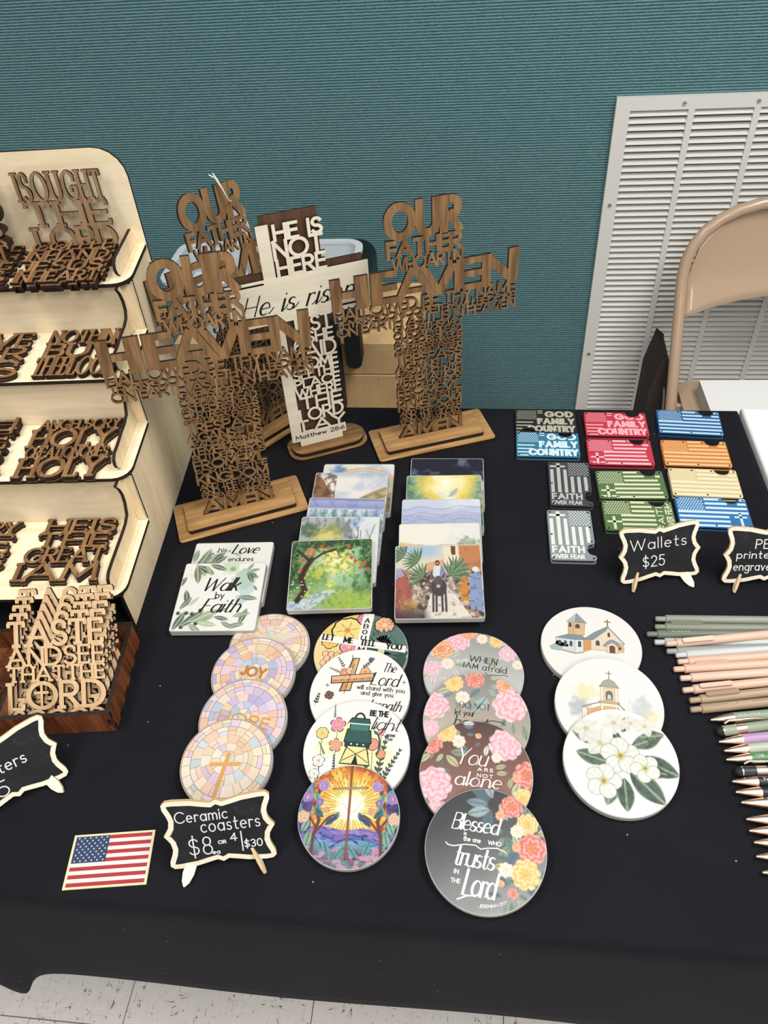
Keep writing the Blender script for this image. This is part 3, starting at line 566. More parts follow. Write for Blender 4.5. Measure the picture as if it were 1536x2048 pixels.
stack([('ANGELSCRY', 17, 3.6, 4, 104), ('HOLY', 31, 6.8), ('CREATIONCRIES', 18, 3.4, 2, 102), ('HOLY', 32, 7)], 101, 'brown coaster reading ANGELS CRY HOLY, CREATION CRIES HOLY', on_shelf(1, -130, -11 + 0), 3, 3.2, MD, 'word coasters on the rack')
stack([('TH', 30, 6.4), ('THE', 34, 6.4), ('OUR', 34, 6.4)], 96, 'dark coaster on the third shelf down, cut by the left frame edge', on_shelf(1, -250, 2), 3, 4, MD, 'word coasters on the rack')
stack([('NOTHING', 26, 4.8, 3, 104), ('BUT', 27, 7.4, 4, 88), ('THEBLOOD', 34, 4.6, 0, 98)], 98, 'brown coaster reading NOTHING BUT THE BLOOD', on_shelf(2, -115, -4), 2, 3.2, MD, 'word coasters on the rack')
stack([('GIVE', 28, 6.4), ('HER', 26, 6.4), ('US', 32, 7.2)], 92, 'brown coaster on the second shelf down, cut by the left frame edge', on_shelf(2, -224, -5), 2, 3.2, MD, 'word coasters on the rack')
stack([('COFFEE', 22, 4.6), ('INHAND', 23, 4.6), ('JESUS', 23, 6.2), ('INHEART', 22, 4.4)], 100, 'brown coaster reading COFFEE IN HAND JESUS IN HEART', on_shelf(3, -128, -20), 4, 3.6, MD, 'word coasters on the rack', jx=2.5)
stack([('HOME', 26, 4.8), ('HOPE', 28, 5.4), ('IS', 28, 6)], 90, 'dark coaster lying on the top shelf at the left frame edge', on_shelf(3, -232, -12), 3, 3.6, MD, 'word coasters on the rack')
sm = DM @ Matrix.Translation((-.130, .340, .301)) @ Matrix.Rotation(math.radians(87), 4, 'X')
stack([('ISOUGHT', 33, 5.2, 2, 106), ('THE', 30, 8.2, 3, 106), ('LORD', 29, 7.6, 4, 106)], 100, 'brown word coaster reading I SOUGHT THE LORD standing against the rack back', sm, 1, 3.4, MA, 'word coasters on the rack')
sm = DM @ Matrix.Translation((-.246, .322, .303)) @ Matrix.Rotation(math.radians(83), 4, 'X')
stack([('FORIAM', 18, 3.6), ('JOESES', 10, 2.4), ('LORD', 28, 7), ('OUR', 20, 5), ('HEART', 20, 5)], 102, 'dark coaster standing upright at the top left frame edge', sm, 4, 4, MD, 'word coasters on the rack', jx=.8)
# ------------------------------------------------------------------ brown box with the TASTE AND SEE pieces
BM = frame(-357.2, 393.6, 0, 7, 90)
box = thing('finger_jointed_wooden_tray', 'reddish brown finger jointed wooden tray holding pale TASTE AND SEE coasters', 'tray', BM)
BWd, BD, BH = 232., 118., 31.; T_ = 5.
def fingers(x0, x1, z0, z1, n, ph):
    """outline of a panel whose vertical ends carry finger joints"""
    P = [(x0, z0), (x1, z0)]; st = (z1 - z0) / n
    for i in range(n): xx = x1 + (T_ if (i + ph) % 2 else 0); P += [(xx, z0 + i * st), (xx, z0 + (i + 1) * st)]
    P += [(x1, z1), (x0, z1)]; return P
for nm, y in (('front_panel', 0), ('back_panel', BD - T_)):
    b = MB(); b.prism(fingers(-BWd, -T_, 0, BH, 3, 1), 0, T_, 0, 1); n = len(b.v) // 3; b.v = [(x, y + T_ - z, zz) for x, zz, z in b.v]; b.build(nm, [REDW, BURNT], box)
for x in (-T_, -118.,):
    b = MB(); P = [(T_, 0), (BD - T_, 0), (BD - T_, BH), (T_, BH)]
    b.prism(P, 0, T_, 0, 0); b.m = [0, 0, 1, 0, 1, 0]; b.v = [(x + z + (0), y, zz) for y, zz, z in b.v]; b.build('side_panel' if x == -T_ else 'divider', [REDW, BURNT], box)
for y in (16, 40, 64, 88):
    b = MB(); b.box(.02, y, 0, .5, y + 12, 4.5, 1, 1); b.build('finger_joint', [REDW, BURNT], box)
b = MB(); b.box(-BWd, T_, 0.2, -T_, BD - T_, 3, 0, 0); b.build('floor_panel', [REDW, BURNT], box)
TR = [('TASTE', 27, 5.8), ('ANDSEE', 20, 4.0), ('THATTHE', 16, 3.6), ('LORD', 29, 5.8), ('ISGOOD', 17, 4.2)]
b = word_piece_mesh(TR, 103, t=3.2, cross=(35.5, 31.5, 12), tr=.62, wk=.84); f0 = None
names = ['frontmost pale oak coaster reading TASTE AND SEE THAT THE LORD IS GOOD', 'second pale oak TASTE AND SEE coaster from the front of the tray', 'third pale oak TASTE AND SEE coaster from the front of the tray', 'fourth pale oak TASTE AND SEE coaster from the front of the tray', 'rearmost pale oak TASTE AND SEE coaster, top edge against the lowest shelf']
for k in range(5):
    mm = BM @ Matrix.Translation(((-113 + k * 1.6) * .001, (T_ + 3.5 + k * 12) * .001, (3.4) * .001)) @ Matrix.Rotation(math.radians(43 + k * 2.6), 4, 'X') @ Matrix.Translation((0, 0, .001))
    if f0 is None: o = b.build('word_coaster', [OAK, BURNT], m=mm); f0 = o
    else: o = f0.copy(); COL.objects.link(o); o.matrix_world = mm
    tagit(o, names[k], 'coaster', 'TASTE AND SEE coasters in the tray')
b = word_piece_mesh([('FAITH', 30, 6), ('OVER', 24, 5), ('FEAR', 30, 6)], 100, t=3.2)
for k in range(2):
    mm = BM @ Matrix.Translation(((-226) * .001, (T_ + 4 + k * 12) * .001, .0034)) @ Matrix.Rotation(math.radians(46 + k * 3), 4, 'X')
    tagit(b.build('word_coaster', MD, m=mm), ['dark word coaster in the left bay of the brown tray, nearer one', 'dark word coaster in the left bay of the brown tray, farther one'][k], 'coaster')
# ================================================================== CROSSES
def base_boards(parent, L, D, L2, D2, r, m_, dz=6):
    b = MB(); b.prism(rrect(-L / 2, -D / 2, L / 2, D / 2, r), 0, dz, 0, 1); b.build('base_board', m_, parent, bevel=.5)
    b = MB(); o2 = rrect(-L2 / 2, -D2 / 2, L2 / 2, D2 / 2, max(4, r - 2)); b.prism(o2, dz, dz * 2, 0, 1); b.build('upper_board', m_, parent, bevel=.5)
ROWS = [  # text, x0, x1, y0, y1, stroke
 ('OUR', -6, 90, 288, 333, 11), ('FATHER', -5, 90, 266.5, 289, 5.6), ('WHOARTIN', 1, 91, 249, 267.5, 3.1),
 ('HALLOWED BE THY NAME', -75, 162, 196, 213.5, 3.1), ('THYKINGDOMCOMETHYWILLBEDONE', -74, 162, 187, 197.5, 2.2), ('ON EARTH AS IT IS IN HEAVEN', -74, 162, 174.5, 188.5, 2.6),
 ('GIVEUSTHISDAY', -1, 91, 165, 176, 2.0), ('OURDAILYBREAD', -1, 91, 155.5, 166, 1.9), ('ANDFORGIVEUS', -1, 91, 147, 156.5, 1.9), ('OURTRESPASSES', -1, 91, 138.5, 148, 1.9),
 ('ASWEFORGIVETHOSEWHO', -1, 91, 132.5, 139.5, 1.4), ('TRESPASS', -1, 91, 119, 133.5, 2.9), ('AGAINST US', -1, 91, 106, 120, 2.6), ('LEADUSNOTINTO', 0, 91, 98.5, 107, 1.8),
 ('TEMPTATION', -1, 91, 87.5, 99.5, 2.3), ('BUTDELIVERUS', 0, 91, 79, 88.5, 1.9), ('FROMEVIL', -1, 91, 65.5, 80, 2.8), ('FORTHINEISTHE', 0, 91, 57.5, 66.5, 1.8),
 ('KINGDOM', -1, 91, 43, 58.5, 3.0), ('AND THE POWER', 1, 91, 34.5, 44, 1.9), ('AND THE GLORY', 1, 91, 26, 35.5, 1.9), ('FOREVERANDEVER', 2, 91, 18.5, 27, 1.7), ('AMEN', -1, 92, -5, 19.5, 5.4)]
def prayer_cross_mesh():
    b = MB()
    for s, x0, x1, y0, y1, wt in ROWS: wt *= .92; text(b, s, x0, y0, x1 - x0, y1 - y0, wt, 0, 4.2, 'sans', thin=wt * .92, gap=.09 if len(s) > 9 else .3 if s == 'OUR' else .13, st=18 if wt > 4 else 36)
    # HEAVEN: wide heavy letters with their stems built to the arm
    ys0, ys1 = 210, 253
    def bar(P, w_): b.strip(P, [w_] * len(P), 0, 4.2)
    bar([(-69, ys0), (-69, ys1)], 13); bar([(-37, ys0), (-37, ys1)], 17); bar([(-62, 231), (-45, 231)], 9)          # H
    bar([(-19, ys0), (-19, ys1)], 15); [bar([(-12, y), (7, y)], 8.2) for y in (214.2, 231.5, 248.8)]                    # E
    bar([(8, ys0), (28, ys1 - 1)], 10); bar([(29, ys1 - 1), (52, ys0)], 8.4); bar([(15, 222), (44, 222)], 6.5)          # A
    bar([(39.5, ys1), (61, ys0 + 2)], 8.4); bar([(59, ys0 + 2), (80, ys1)], 11)                                                       # V
    bar([(86, ys0), (86, ys1)], 13); [bar([(92, y), (116, y)], 8.2) for y in (214.2, 231.5, 248.8)]                      # E
    bar([(121, ys0), (121, ys1)], 12); bar([(122, ys1 - 3), (156, ys0 + 4)], 11); bar([(156, ys0), (156, ys1 + 3)], 13)
    b.v = [(x, y, z) for x, y, z in b.v]; return b
pc = prayer_cross_mesh(); first_panel = None
def prayer_cross(label, foot, yaw, tilt, roll, base, byaw, lighter=False):
    global first_panel
    t = thing('lettered_cross', label, 'cross', frame(base[0], base[1], 0, byaw, 90), 'wooden Our Father crosses')
    base_boards(t, 170, 74, 142, 53, 5, [OAKB, BURNT])
    mw = frame(foot[0], foot[1], foot[2], yaw, tilt, roll)
    o = pc.build('letter_cutout', [WALNUT, BURNT]) if first_panel is None else first_panel.copy()
    if first_panel is None: first_panel = o
    else: COL.objects.link(o)
    o.parent = t; o.matrix_parent_inverse = Matrix(); o.matrix_basis = t.matrix_world.inverted() @ mw @ Matrix.Translation((0, 0, -.002))
    sl_ = MB(); sl_.box(-2, -2.4, 0, 93, 2.4, .3, 0); sl_.v = [(x - 46, y, 12.02 + z) for x, y, z in sl_.v]; sl_.build('slot', SCREW, t)
    return t
prayer_cross('walnut Our Father word cross standing alone at the right, behind the picture tiles', (-103.5, 871, 13.), 19.5, 0, 0, (-60, 886), 20)
prayer_cross('walnut Our Father word cross at the front left beside the plywood rack', (-346.5, 706.5, 14.), 21, 5, 2.8, (-303.5, 724), 24)
prayer_cross('walnut Our Father word cross farthest back, a paper tag tied on its top', (-330, 866, 14.), 51, 10, 3, (-301, 902), 51)
# --- the HE IS NOT HERE cross
hc = thing('lettered_cross', 'two layered cross with pale He is risen panel in the middle', 'cross', frame(-208.5, 866, 0, 24, 90))
base_boards(hc, 114, 56, 104, 46, 20, [WALB, BURNT])
HMW = hc.matrix_world.inverted() @ frame(-240, 851, 12.2, 24, 0, 0)
def hpart(mb, name, mats, dz=0, ca=False):
    o = mb.build(name, mats, hc, colattr=ca); o.matrix_basis = HMW @ Matrix.Translation((0, 0, dz * .001)); return o
LX0, LX1 = -12, 64
outl = lambda e, dx, dy: [(LX0 + 4 - e + dx, 10), (LX1 - 4 + e + dx, 10), (LX1 - 4 + e + dx, 197 + dy - e), (116 + dx + e - 6, 197 + dy - e), (116 + dx + e - 6, 257 + dy + e), (LX1 - 4 + e + dx, 257 + dy + e), (LX1 - 4 + e + dx, 324 + dy), (LX0 + 4 - e + dx, 324 + dy), (LX0 + 4 - e + dx, 257 + dy + e), (-62 + dx - e + 6, 257 + dy + e), (-62 + dx - e + 6, 197 + dy - e), (LX0 + 4 - e + dx, 197 + dy - e)]
b = MB(); b.prism(outl(0, -1, 7), 0, 3, 0, 1); b.box(2, 0, 0, 54, 10, 3, 0, 1); hpart(b, 'back_panel', [WALD, BURNT], -4)
b = MB(); T0, T1 = 0, 3.2
b.box(LX0 - 3, 24, T0, LX0 + 12, 197, T1, 0, 1); b.box(LX0 - 3, 257, T0, LX0 + 12, 322, T1, 0, 1)                        # left border
b.box(LX0 - 3, 9, T0, LX1, 24, T1, 0, 1); b.box(-4, 0, T0, 58, 9, T1, 0, 1); b.box(-63, 197, T0, 115, 257, T1, 0, 1)
for s, x0, x1, y0, y1, wt in [('HE IS', 4, 64, 300, 321, 3.9), ('NOT', 1, 63, 277, 302, 4.1), ('HERE', 2, 64, 256, 279, 3.9), ('JUST', 6, 62, 176, 199, 3.4), ('ASHE', 8, 62, 160, 178, 3.0), ('SAID', 6, 64, 138, 162, 3.4),
    ('COME', 6, 64, 122, 140, 3.0), ('SEETHE', 0, 64, 108, 124, 2.7), ('PLACE', 0, 64, 94, 110, 2.9), ('WHERE', 0, 64, 79, 96, 2.9), ('THE', 4, 64, 60, 81, 3.6), ('LORD', 0, 64, 40, 62, 3.6), ('LAY', 2, 65, 22, 42, 3.6)]:
    text(b, s, x0, y0, x1 - x0, y1 - y0, wt, T0, T1 + .05, 'sans', gap=.2, st=20)
hpart(b, 'letter_panel', [CREAMP, BURNT], .2)
ink = MB(); K = hx('1d1a1a')
text(ink, 'He is risen', -50, 212, 142, 30, 2.9, None, T1 + .12, 'script', thin=1.2, gap=.26, st=24, slant=.42, col=K, top=.9)
hpart(ink, 'script_lettering', PRINT, .25, True); ink = MB()
text(ink, 'Matthew 28:6', -10, 12.5, 72, 7.5, 1.2, None, T1 + .12, 'sans', gap=.2, st=30, col=K)
hpart(ink, 'verse_lettering', PRINT, .2, True)
for P_ in ([(-62, 250.8), (-16, 250.8), (-16, 253.2), (-62, 253.2)], [(LX1 + 2, 202.8), (114, 202.8), (114, 205.4), (LX1 + 2, 205.4)]): g_ = MB(); g_.flat(P_, T1 + .1, K); hpart(g_, 'engraved_line', PRINT, .2, True)
# paper tags with string on the rear crosses
tg = thing('price_tag', 'white paper tag on a string hanging from the top of the rear cross', 'tag', Matrix.Translation((-319.0*.001, 1.025, TOP + 286.0*.001)))
b = MB(); b.prism([(-18.0, -13.0), (-8.0, -2.0), (0.0, 0.0), (7.0, -43.0), (-12.0, -50.0)], 0, .5, 0, 0); b.v = [(x, -z, y) for x, y, z in b.v]; b.build('card', WHITEP, tg)
b = MB(); b.tube([(0, -3, -2), (6.0, -70.0, 34.0), (1.0, -70.0, 48.0), (-4.0, -70.0, 61.0), (-8.0, -70.0, 68.0)], .9, 6); b.build('string', STRING, tg)
b = MB(); b.tube([(1.0, -70.0, 48.0), (-6.0, -70.0, 62.0), (-13.0, -70.0, 66.0)], .9, 6); b.build('string', STRING, tg)
tg2 = thing('price_tag', 'large white paper tag behind the He is risen cross, left of its top', 'tag', Matrix.Translation((-325.0*.001, 1.020, TOP + 233.0*.001)))
b = MB(); b.prism([(0.0, 0.0), (24.0, 5.0), (24.0, -45.0), (-3.0, -53.0)], 0, .5, 0, 0); b.v = [(x, -z, y) for x, y, z in b.v]; b.build('card', WHITEP, tg2)
b = MB(); b.tube([(8, -2, -2), (4, -6, 8), (-2, -8, 14)], .8, 6); b.build('string', STRING, tg2)
tg3 = thing('price_tag', 'thin cotton string tag loop drooping over the He is risen panel', 'tag', frame(-252, 858, 214, 24, 0, 0))
b = MB(); b.tube([(-10, 22, 4), (-2, 4, 5), (4, -18, 5), (12, -44, 5), (20, -52, 5)], .8, 6); b.build('string', STRING, tg3)
b = MB(); b.tube([(-13, 16, 4), (-5, 10, 6), (2, 18, 5)], 1.1, 6); b.build('knot', STRING, tg3)
# ================================================================== PRINTED COASTERS AND TILES
Zp = .1
def vtext(mb, s, x, y, W, H, wt, z, col, style='sans', **k): text(mb, s, x, y, W, H, wt, None, z, style, col=hx(col), **k)
def stroke(mb, P, w_, z, col): mb.strip(P, [w_] * len(P) if not isinstance(w_, list) else w_, None, z, col=hx(col))
def leafv(mb, x, y, L, ang, z, col, wr=.26, vein=None):
    ca, sa = math.cos(ang), math.sin(ang); P = [(0, 0), (.25, wr * .75), (.5, wr), (.78, wr * .6), (1, 0), (.78, -wr * .6), (.5, -wr), (.25, -wr * .75)]
    mb.flat([(x + L * (p * ca - q * sa), y + L * (p * sa + q * ca)) for p, q in P], z, hx(col))
    if vein: stroke(mb, [(x, y), (x + L * .9 * ca, y + L * .9 * sa)], L * .035, z + .03, vein)
def bloom(mb, x, y, r, n, z, col, mid, line=None, a0=0, thick=.35):
    for i in range(n):
        a = a0 + i * 2 * PI / n; P = []
        for f, g in ((.12, 0), (.45, thick), (.8, thick * 1.15), (1, thick * .55), (1, -thick * .55), (.8, -thick * 1.15), (.45, -thick)):
            P.append((x + r * (f * math.cos(a) - g * math.sin(a)), y + r * (f * math.sin(a) + g * math.cos(a))))
        if line: mb.flat([(x + (p - x) * 1.07, y + (q - y) * 1.07) for p, q in P], z, hx(line)); mb.flat([(x + (p - x) * .96, y + (q - y) * .96) for p, q in P], z + .02 + .001 * i, hx(col))
        else: mb.flat(P, z + .001 * i, hx(col))
        if line: stroke(mb, [(x + r * .3 * math.cos(a), y + r * .3 * math.sin(a)), (x + r * .7 * math.cos(a), y + r * .7 * math.sin(a))], r * .03, z + .04, line)
    mb.flat([(x + r * .22 * math.cos(t), y + r * .22 * math.sin(t)) for t in [k * PI / 6 for k in range(12)]], z + .05, hx(mid))
def sprig(mb, x, y, L, ang, z, col, n=6, lf=.22, both=True):
    ca, sa = math.cos(ang), math.sin(ang); stroke(mb, [(x, y), (x + L * ca, y + L * sa)], L * .025, z, col)
    for i in range(1, n + 1):
        f = i / n
        for sg in ((1, -1) if both else (1,)): leafv(mb, x + L * f * ca, y + L * f * sa, L * lf * (1.1 - .4 * f), ang + sg * .75 * (1.1 - .5 * f), z + .01, col, .24)
# ---- paintings, all on -1..1
def a_peony(P, L):
    for (x, y, r, kind, k) in L:
        c = {'p': ('f3c3cc', 'd87c94', 'f3d9d4'), 'r': ('e68f84', 'c0554a', 'd98a44'), 'y': ('f2d18a', 'e0a654', 'eeb858'), 'o': ('f0b088', 'd87c5c', 'e2904c'), 'w': ('f6e9dc', 'e8b99a', 'f0d9a0'), 'l': ('edc3cf', 'd893b0', 'f3e2e2')}[kind]
        P.flower(x, y, r, *c, n=8 + k % 3, k=k)
def leaves(P, cx, cy, r, n, cols, k=0, a0=0, a1=2 * PI, L=.2):
    R = random.Random(k)
    for i in range(n):
        a = a0 + (a1 - a0) * i / n + R.uniform(-.15, .15); P.leaf(cx + r * math.cos(a), cy + r * math.sin(a), L * R.uniform(.75, 1.3), a + R.uniform(-.6, .6), hx(R.choice(cols)), .24, .92, hx('5b6a55'))
LG = ['6f8b86', '8fa08a', 'b9bf92', '5e7684', 'c9cda4']
def art_blessed(x, y):
    P = Paint(x, y, hx('4c4d50')); v = x * .35 - y * .75; P.ramp(v * -1, [(-1.0, 'b9bbbc'), (-.45, '97999a'), (.0, '6a6c6e'), (.5, '47484b'), (1, '3b3c3f')]); P.mix(.3 * fb(x, y, 5), '55575a')
    leaves(P, .1, .75, .12, 7, ['8299a4', '5f7684', 'a9b9be'], 3, 2.2, 4.6, .36); leaves(P, .55, .35, .28, 12, LG, 5, L=.26); leaves(P, .62, -.2, .25, 14, LG, 8, L=.24); leaves(P, .45, -.62, .15, 9, LG, 9, L=.16)
    a_peony(P, [(.38, .76, .21, 'r', 1), (.66, .5, .2, 'y', 2), (.42, .28, .0001, 'w', 3), (.2, .58, .09, 'o', 8), (.76, .12, .26, 'r', 4), (.5, .1, .08, 'o', 7), (.68, -.3, .26, 'y', 5), (.36, -.28, .13, 'w', 6), (.5, -.62, .09, 'r', 9), (.3, -.5, .06, 'o', 1), (.5, .36, .12, 'w', 2)]); return P
def art_alone(x, y):
    P = Paint(x, y, hx('8d6a62')); P.ramp(y, [(-1, 'a98982'), (0, '8b665e'), (.6, '6f5048'), (1, '4b3f40')]); P.mix(.35 * fb(x, y, 5), '7b5850')
    leaves(P, -.7, .5, .25, 12, LG, 2, L=.25); leaves(P, .2, .85, .3, 14, ['c9d3d8', 'e6eaea', '6c8390'], 4, L=.17); leaves(P, .78, .2, .25, 12, LG, 6, L=.26); leaves(P, -.85, 0, .2, 8, LG, 7, L=.24)
    a_peony(P, [(-.84, .5, .22, 'r', 1), (-.6, .74, .21, 'y', 2), (-.35, .58, .13, 'w', 3), (-.72, -.25, .34, 'p', 4), (.5, .6, .33, 'p', 5), (.9, .08, .26, 'r', 6), (.72, .0, .08, 'o', 3), (.85, -.35, .2, 'y', 7), (-.62, -.72, .2, 'p', 9), (.35, .34, .1, 'w', 8), (0, .72, .06, 'o', 8)]); return P
def art_notlet(x, y):
    P = Paint(x, y, hx('a99f93')); P.ramp(y + x * .2, [(-1, 'd8ccba'), (0, 'b5aa9c'), (1, '8c8a84')])
    leaves(P, -.2, .8, .4, 16, ['7d97a4', 'a9b9b4', 'c5c9a4', '8fa08a'], 4, L=.26); leaves(P, .3, .8, .3, 12, ['6f8b99', 'a9bcc4', '8fa9b4'], 9, L=.34); leaves(P, .8, .3, .3, 10, LG, 5, L=.24)
    a_peony(P, [(-.5, .74, .2, 'y', 2), (-.1, .86, .2, 'r', 3), (.52, .8, .22, 'o', 5), (-.82, .22, .3, 'p', 4), (.62, .38, .36, 'p', 6), (-.3, .45, .15, 'w', 7), (-.85, -.25, .18, 'l', 8)]); return P
def art_when(x, y):
    P = Paint(x, y, hx('bfbfbd')); P.ramp(y, [(-1, 'd0d0ce'), (0, 'c3c3c0'), (1, '9b9c99')])
    leaves(P, 0, .8, .5, 22, ['c3cfae', 'e3e6d6', '9fae90', 'e9dfd9'], 4, L=.2); leaves(P, -.7, .1, .3, 14, ['c3cfae', 'a5b59a', 'e9d9d9'], 6, L=.2)
    a_peony(P, [(-.42, .7, .25, 'p', 1), (-.74, .45, .27, 'o', 2), (-.55, .12, .14, 'w', 3), (.35, .86, .17, 'y', 5), (.05, .86, .13, 'w', 4), (.62, .58, .2, 'l', 6), (-.82, -.05, .2, 'l', 7), (.85, .35, .12, 'w', 8), (-.25, .98, .2, 'o', 9), (.5, .88, .1, 'p', 3)]); return P
def art_garden(x, y):
    P = Paint(x, y, hx('cfe0b4')); d = np.hypot((x - .15) * 1.1, y - .35); P.ramp(np.clip(d, 0, 1.2), [(0, 'fff7c0'), (.25, 'f6e88f'), (.5, 'b9d3ac'), (.8, '7fae9a'), (1.2, '4c7360')])
    P.mix(sst(-.1, -.5, y) * .8, 'a8c071'); P.wash(3, 4, .8, 'e4df6f', .5, .7); e = np.maximum(np.abs(x) * .95, y * 1.02) + (fb(x, y, 5, 2) - .5) * .9
    P.mix(sst(.55, .85, e) * sst(-.75, -.3, y), '3f6646'); P.mix(sst(.66, 1.0, e) * sst(-.5, 0, y), '29442f'); P.wash(8, 14, .55, '8fb35c', .52, .66)
    P.disc(-.38, -.05, .34, '7c9a48', .8, .5, 1.2, 3); P.disc(-.3, .05, .2, 'd2cf5a', .7, .6, 1.4, 4); P.disc(.3, -.2, .3, '8fc0a8', .5, .8, .5, 3)
    P.poly([(-1, -1), (-.45, -1), (-.2, -.78), (.12, -.5), (-.15, -.48), (-.5, -.68), (-1, -.78)], 'c3cfe0', .9); P.mix(sst(.5, .7, fb(x, y, 9, 5)) * sst(-.45, -.7, y) * sst(-.1, -.3, x), '9aa8c4')
    P.poly([(-.05, -1), (1, -1), (1, -.62), (.3, -.55), (0, -.72)], '9db94a', .7); P.wash(12, 12, .5, '5f8238', .52, .68)
    P.line([(-.78, -.75), (-.62, -.45), (-.72, -.1), (-.62, .2), (-.5, .42)], .1, '3d2c22'); P.line([(-.56, .35), (-.2, .62), (.1, .72)], .045, '4a3327'); P.line([(-.55, .4), (-.85, .72)], .05, '3d2c22'); P.line([(-.5, .4), (-.4, .9)], .05, '4a3327')
    P.mix(sst(.5, .62, fb(x, y, 11, 22)) * sst(.3, .8, y), '31553a'); P.disc(-.5, .68, .2, 'e8a065', .7, .6, 1.2, 8)
    for a, b in ((-.25, .82), (-.08, .78), (.42, .8), (.6, .35), (.72, .15), (.82, .3), (-.7, .42), (-.75, .15), (.9, .1), (.5, .45)): P.disc(a, b, .055, 'd4553a')
    for i in range(26): P.disc(-.95 + .6 * rnd.random(), -.9 + .9 * rnd.random(), .018, 'f3f2e4')
    return P
def art_rocks(x, y):
    P = Paint(x, y, hx('dfe3e6')); P.disc(.35, .85, .3, '7f9fd0', .8, .8, .8, 3); P.wash(5, 4, .5, 'c3cfe0'); P.poly([(-1, 1), (0, .98), (.35, .6), (.55, .1), (.7, -1), (-1, -1)], 'a5adae', .9)
    P.mix(sst(.45, .6, fb(x * 1.6, y * .8, 8, 4)) * (x < .5) * .7, '6f7878'); P.disc(-.35, .35, .55, '8a9a4f', .8, .5, 1.2, 9); P.disc(-.3, .3, .36, 'e6d77a', .8, .6, 1.4, 5); P.disc(-.85, .6, .3, '4d6a50', .8, .5, 1.3, 6)
    for cx in (.3, .48, .55): P.poly([(cx - .06, -.2), (cx, .75 - cx * .3), (cx + .06, -.2)], '4b6670', .85)
    P.line([(.75, -.2), (.8, .4), (.9, .75)], .015, '6b5a58'); P.line([(.8, .3), (.68, .6)], .012, '6b5a58'); P.wash(13, 10, .35, 'd9c3c3', .55, .7); return P
def art_sea(x, y):
    P = Paint(x, y, hx('9fb3bd')); P.ramp(y, [(-1, '7b9aa5'), (.4, '93b4bd'), (.62, 'c9d6de'), (.7, '8f98c4'), (.9, 'aab0d8'), (1, '7680b4')])
    s = np.sin((np.abs(x) * 9 + (y - .5) ** 2 * -6) * 2.4 + fb(x, y, 4, 3) * 5); P.mix((y < .62) * sst(.2, .9, s) * .5, '557885'); P.mix((y < .62) * sst(.4, .95, -s) * .6, 'dfe8e8'); P.wash(15, 12, .4, '3f6270', .52, .66, y < .6); P.wash(3, 5, .4, '7a7fc0', .55, .7)
    P.poly([(-.35, -1), (.12, .55), (.2, .55), (.55, -1)], '8f8a88', .9); P.line([(.15, .5), (.1, -.2)], .03, 'cfcac4'); P.mix(sst(.5, .6, fb(x, y, 14, 6)) * (np.abs(x - .13) < .3 * (.6 - y)) * .6, '55504f'); return P
def art_valley(x, y):
    P = Paint(x, y, hx('eeebe2')); P.wash(2, 2.2, .7, 'b9c4de', .5, .75); P.mix(sst(.75, 1, y) * .5, '93a3d0')
    P.poly([(-1, .95), (-.8, .8), (-.55, .3), (-.42, -.05), (-.3, -.3), (.1, -.6), (-1, -.9)], '8f6a4f'); P.mix(sst(.45, .65, fb(x * 1.4, y, 7, 3)) * (x < -.4) * .7, '5a4034'); P.disc(-.6, -.1, .3, 'd07a4e', .6, .6, 1, 4)
    P.poly([(-.15, -.3), (.2, .0), (.55, .25), (1, .5), (1, -1), (-.3, -1)], 'b3a06e', .9); hm = (y < -.08 + .5 * x) | (y < -.35) ; P.wash(7, 7, .6, '6f6a55', .52, .68, hm * (x > -.4)); P.wash(9, 3, .35, 'dcc98f', w=hm * (x > -.4)); P.line([(-.1, -.3), (.4, .05), (1, .42)], .03, '8a7d5c', .7); P.line([(.2, -.35), (.6, -.02), (1, .15)], .03, '6a6450', .7); P.poly([(-.5, -.3), (.1, -.5), (.3, -1), (-.7, -1)], '5d5a4a', .7); return P
def art_rainbow(x, y):
    P = Paint(x, y, hx('f0efe9')); P.wash(2, 2.5, .7, 'bcc9e2', .48, .7); P.disc(-.55, .75, .3, '4f86c4', .8, .7, .9, 3)
    d = np.hypot(x - .15, (y - .1) * 1.25); 
    for r0, c in ((.92, 'eaa27a'), (.86, 'f2cf84'), (.8, 'c9d8a0'), (.74, 'a9c3dd')): P.mix((1 - sst(.02, .045, np.abs(d - r0))) * .8, c)
    P.mix(sst(-.1, -.5, y), '8c8468'); P.wash(6, 8, .5, '4f5240', .52, .68, y < -.2) ; return P
def art_darksky(x, y):
    P = Paint(x, y, hx('2a2d3a')); f_ = fb(x, y, 2.6, 3); P.mix(sst(.5, .7, f_), '6f7488'); P.mix(sst(.15, -.05, y + (f_ - .5) * .5), 'e4e1da'); P.poly([(-1, -.3), (0, -.22), (1, -.3), (1, -1), (-1, -1)], '8b8a80')
    for cx, h_ in ((0, .18), (-.12, .1), (.12, .1)): P.line([(cx, -.25), (cx, -.2 + h_)], .014, '15151a'); P.line([(cx - h_ * .3, -.22 + h_ * .75), (cx + h_ * .3, -.22 + h_ * .75)], .012, '15151a')
    return P
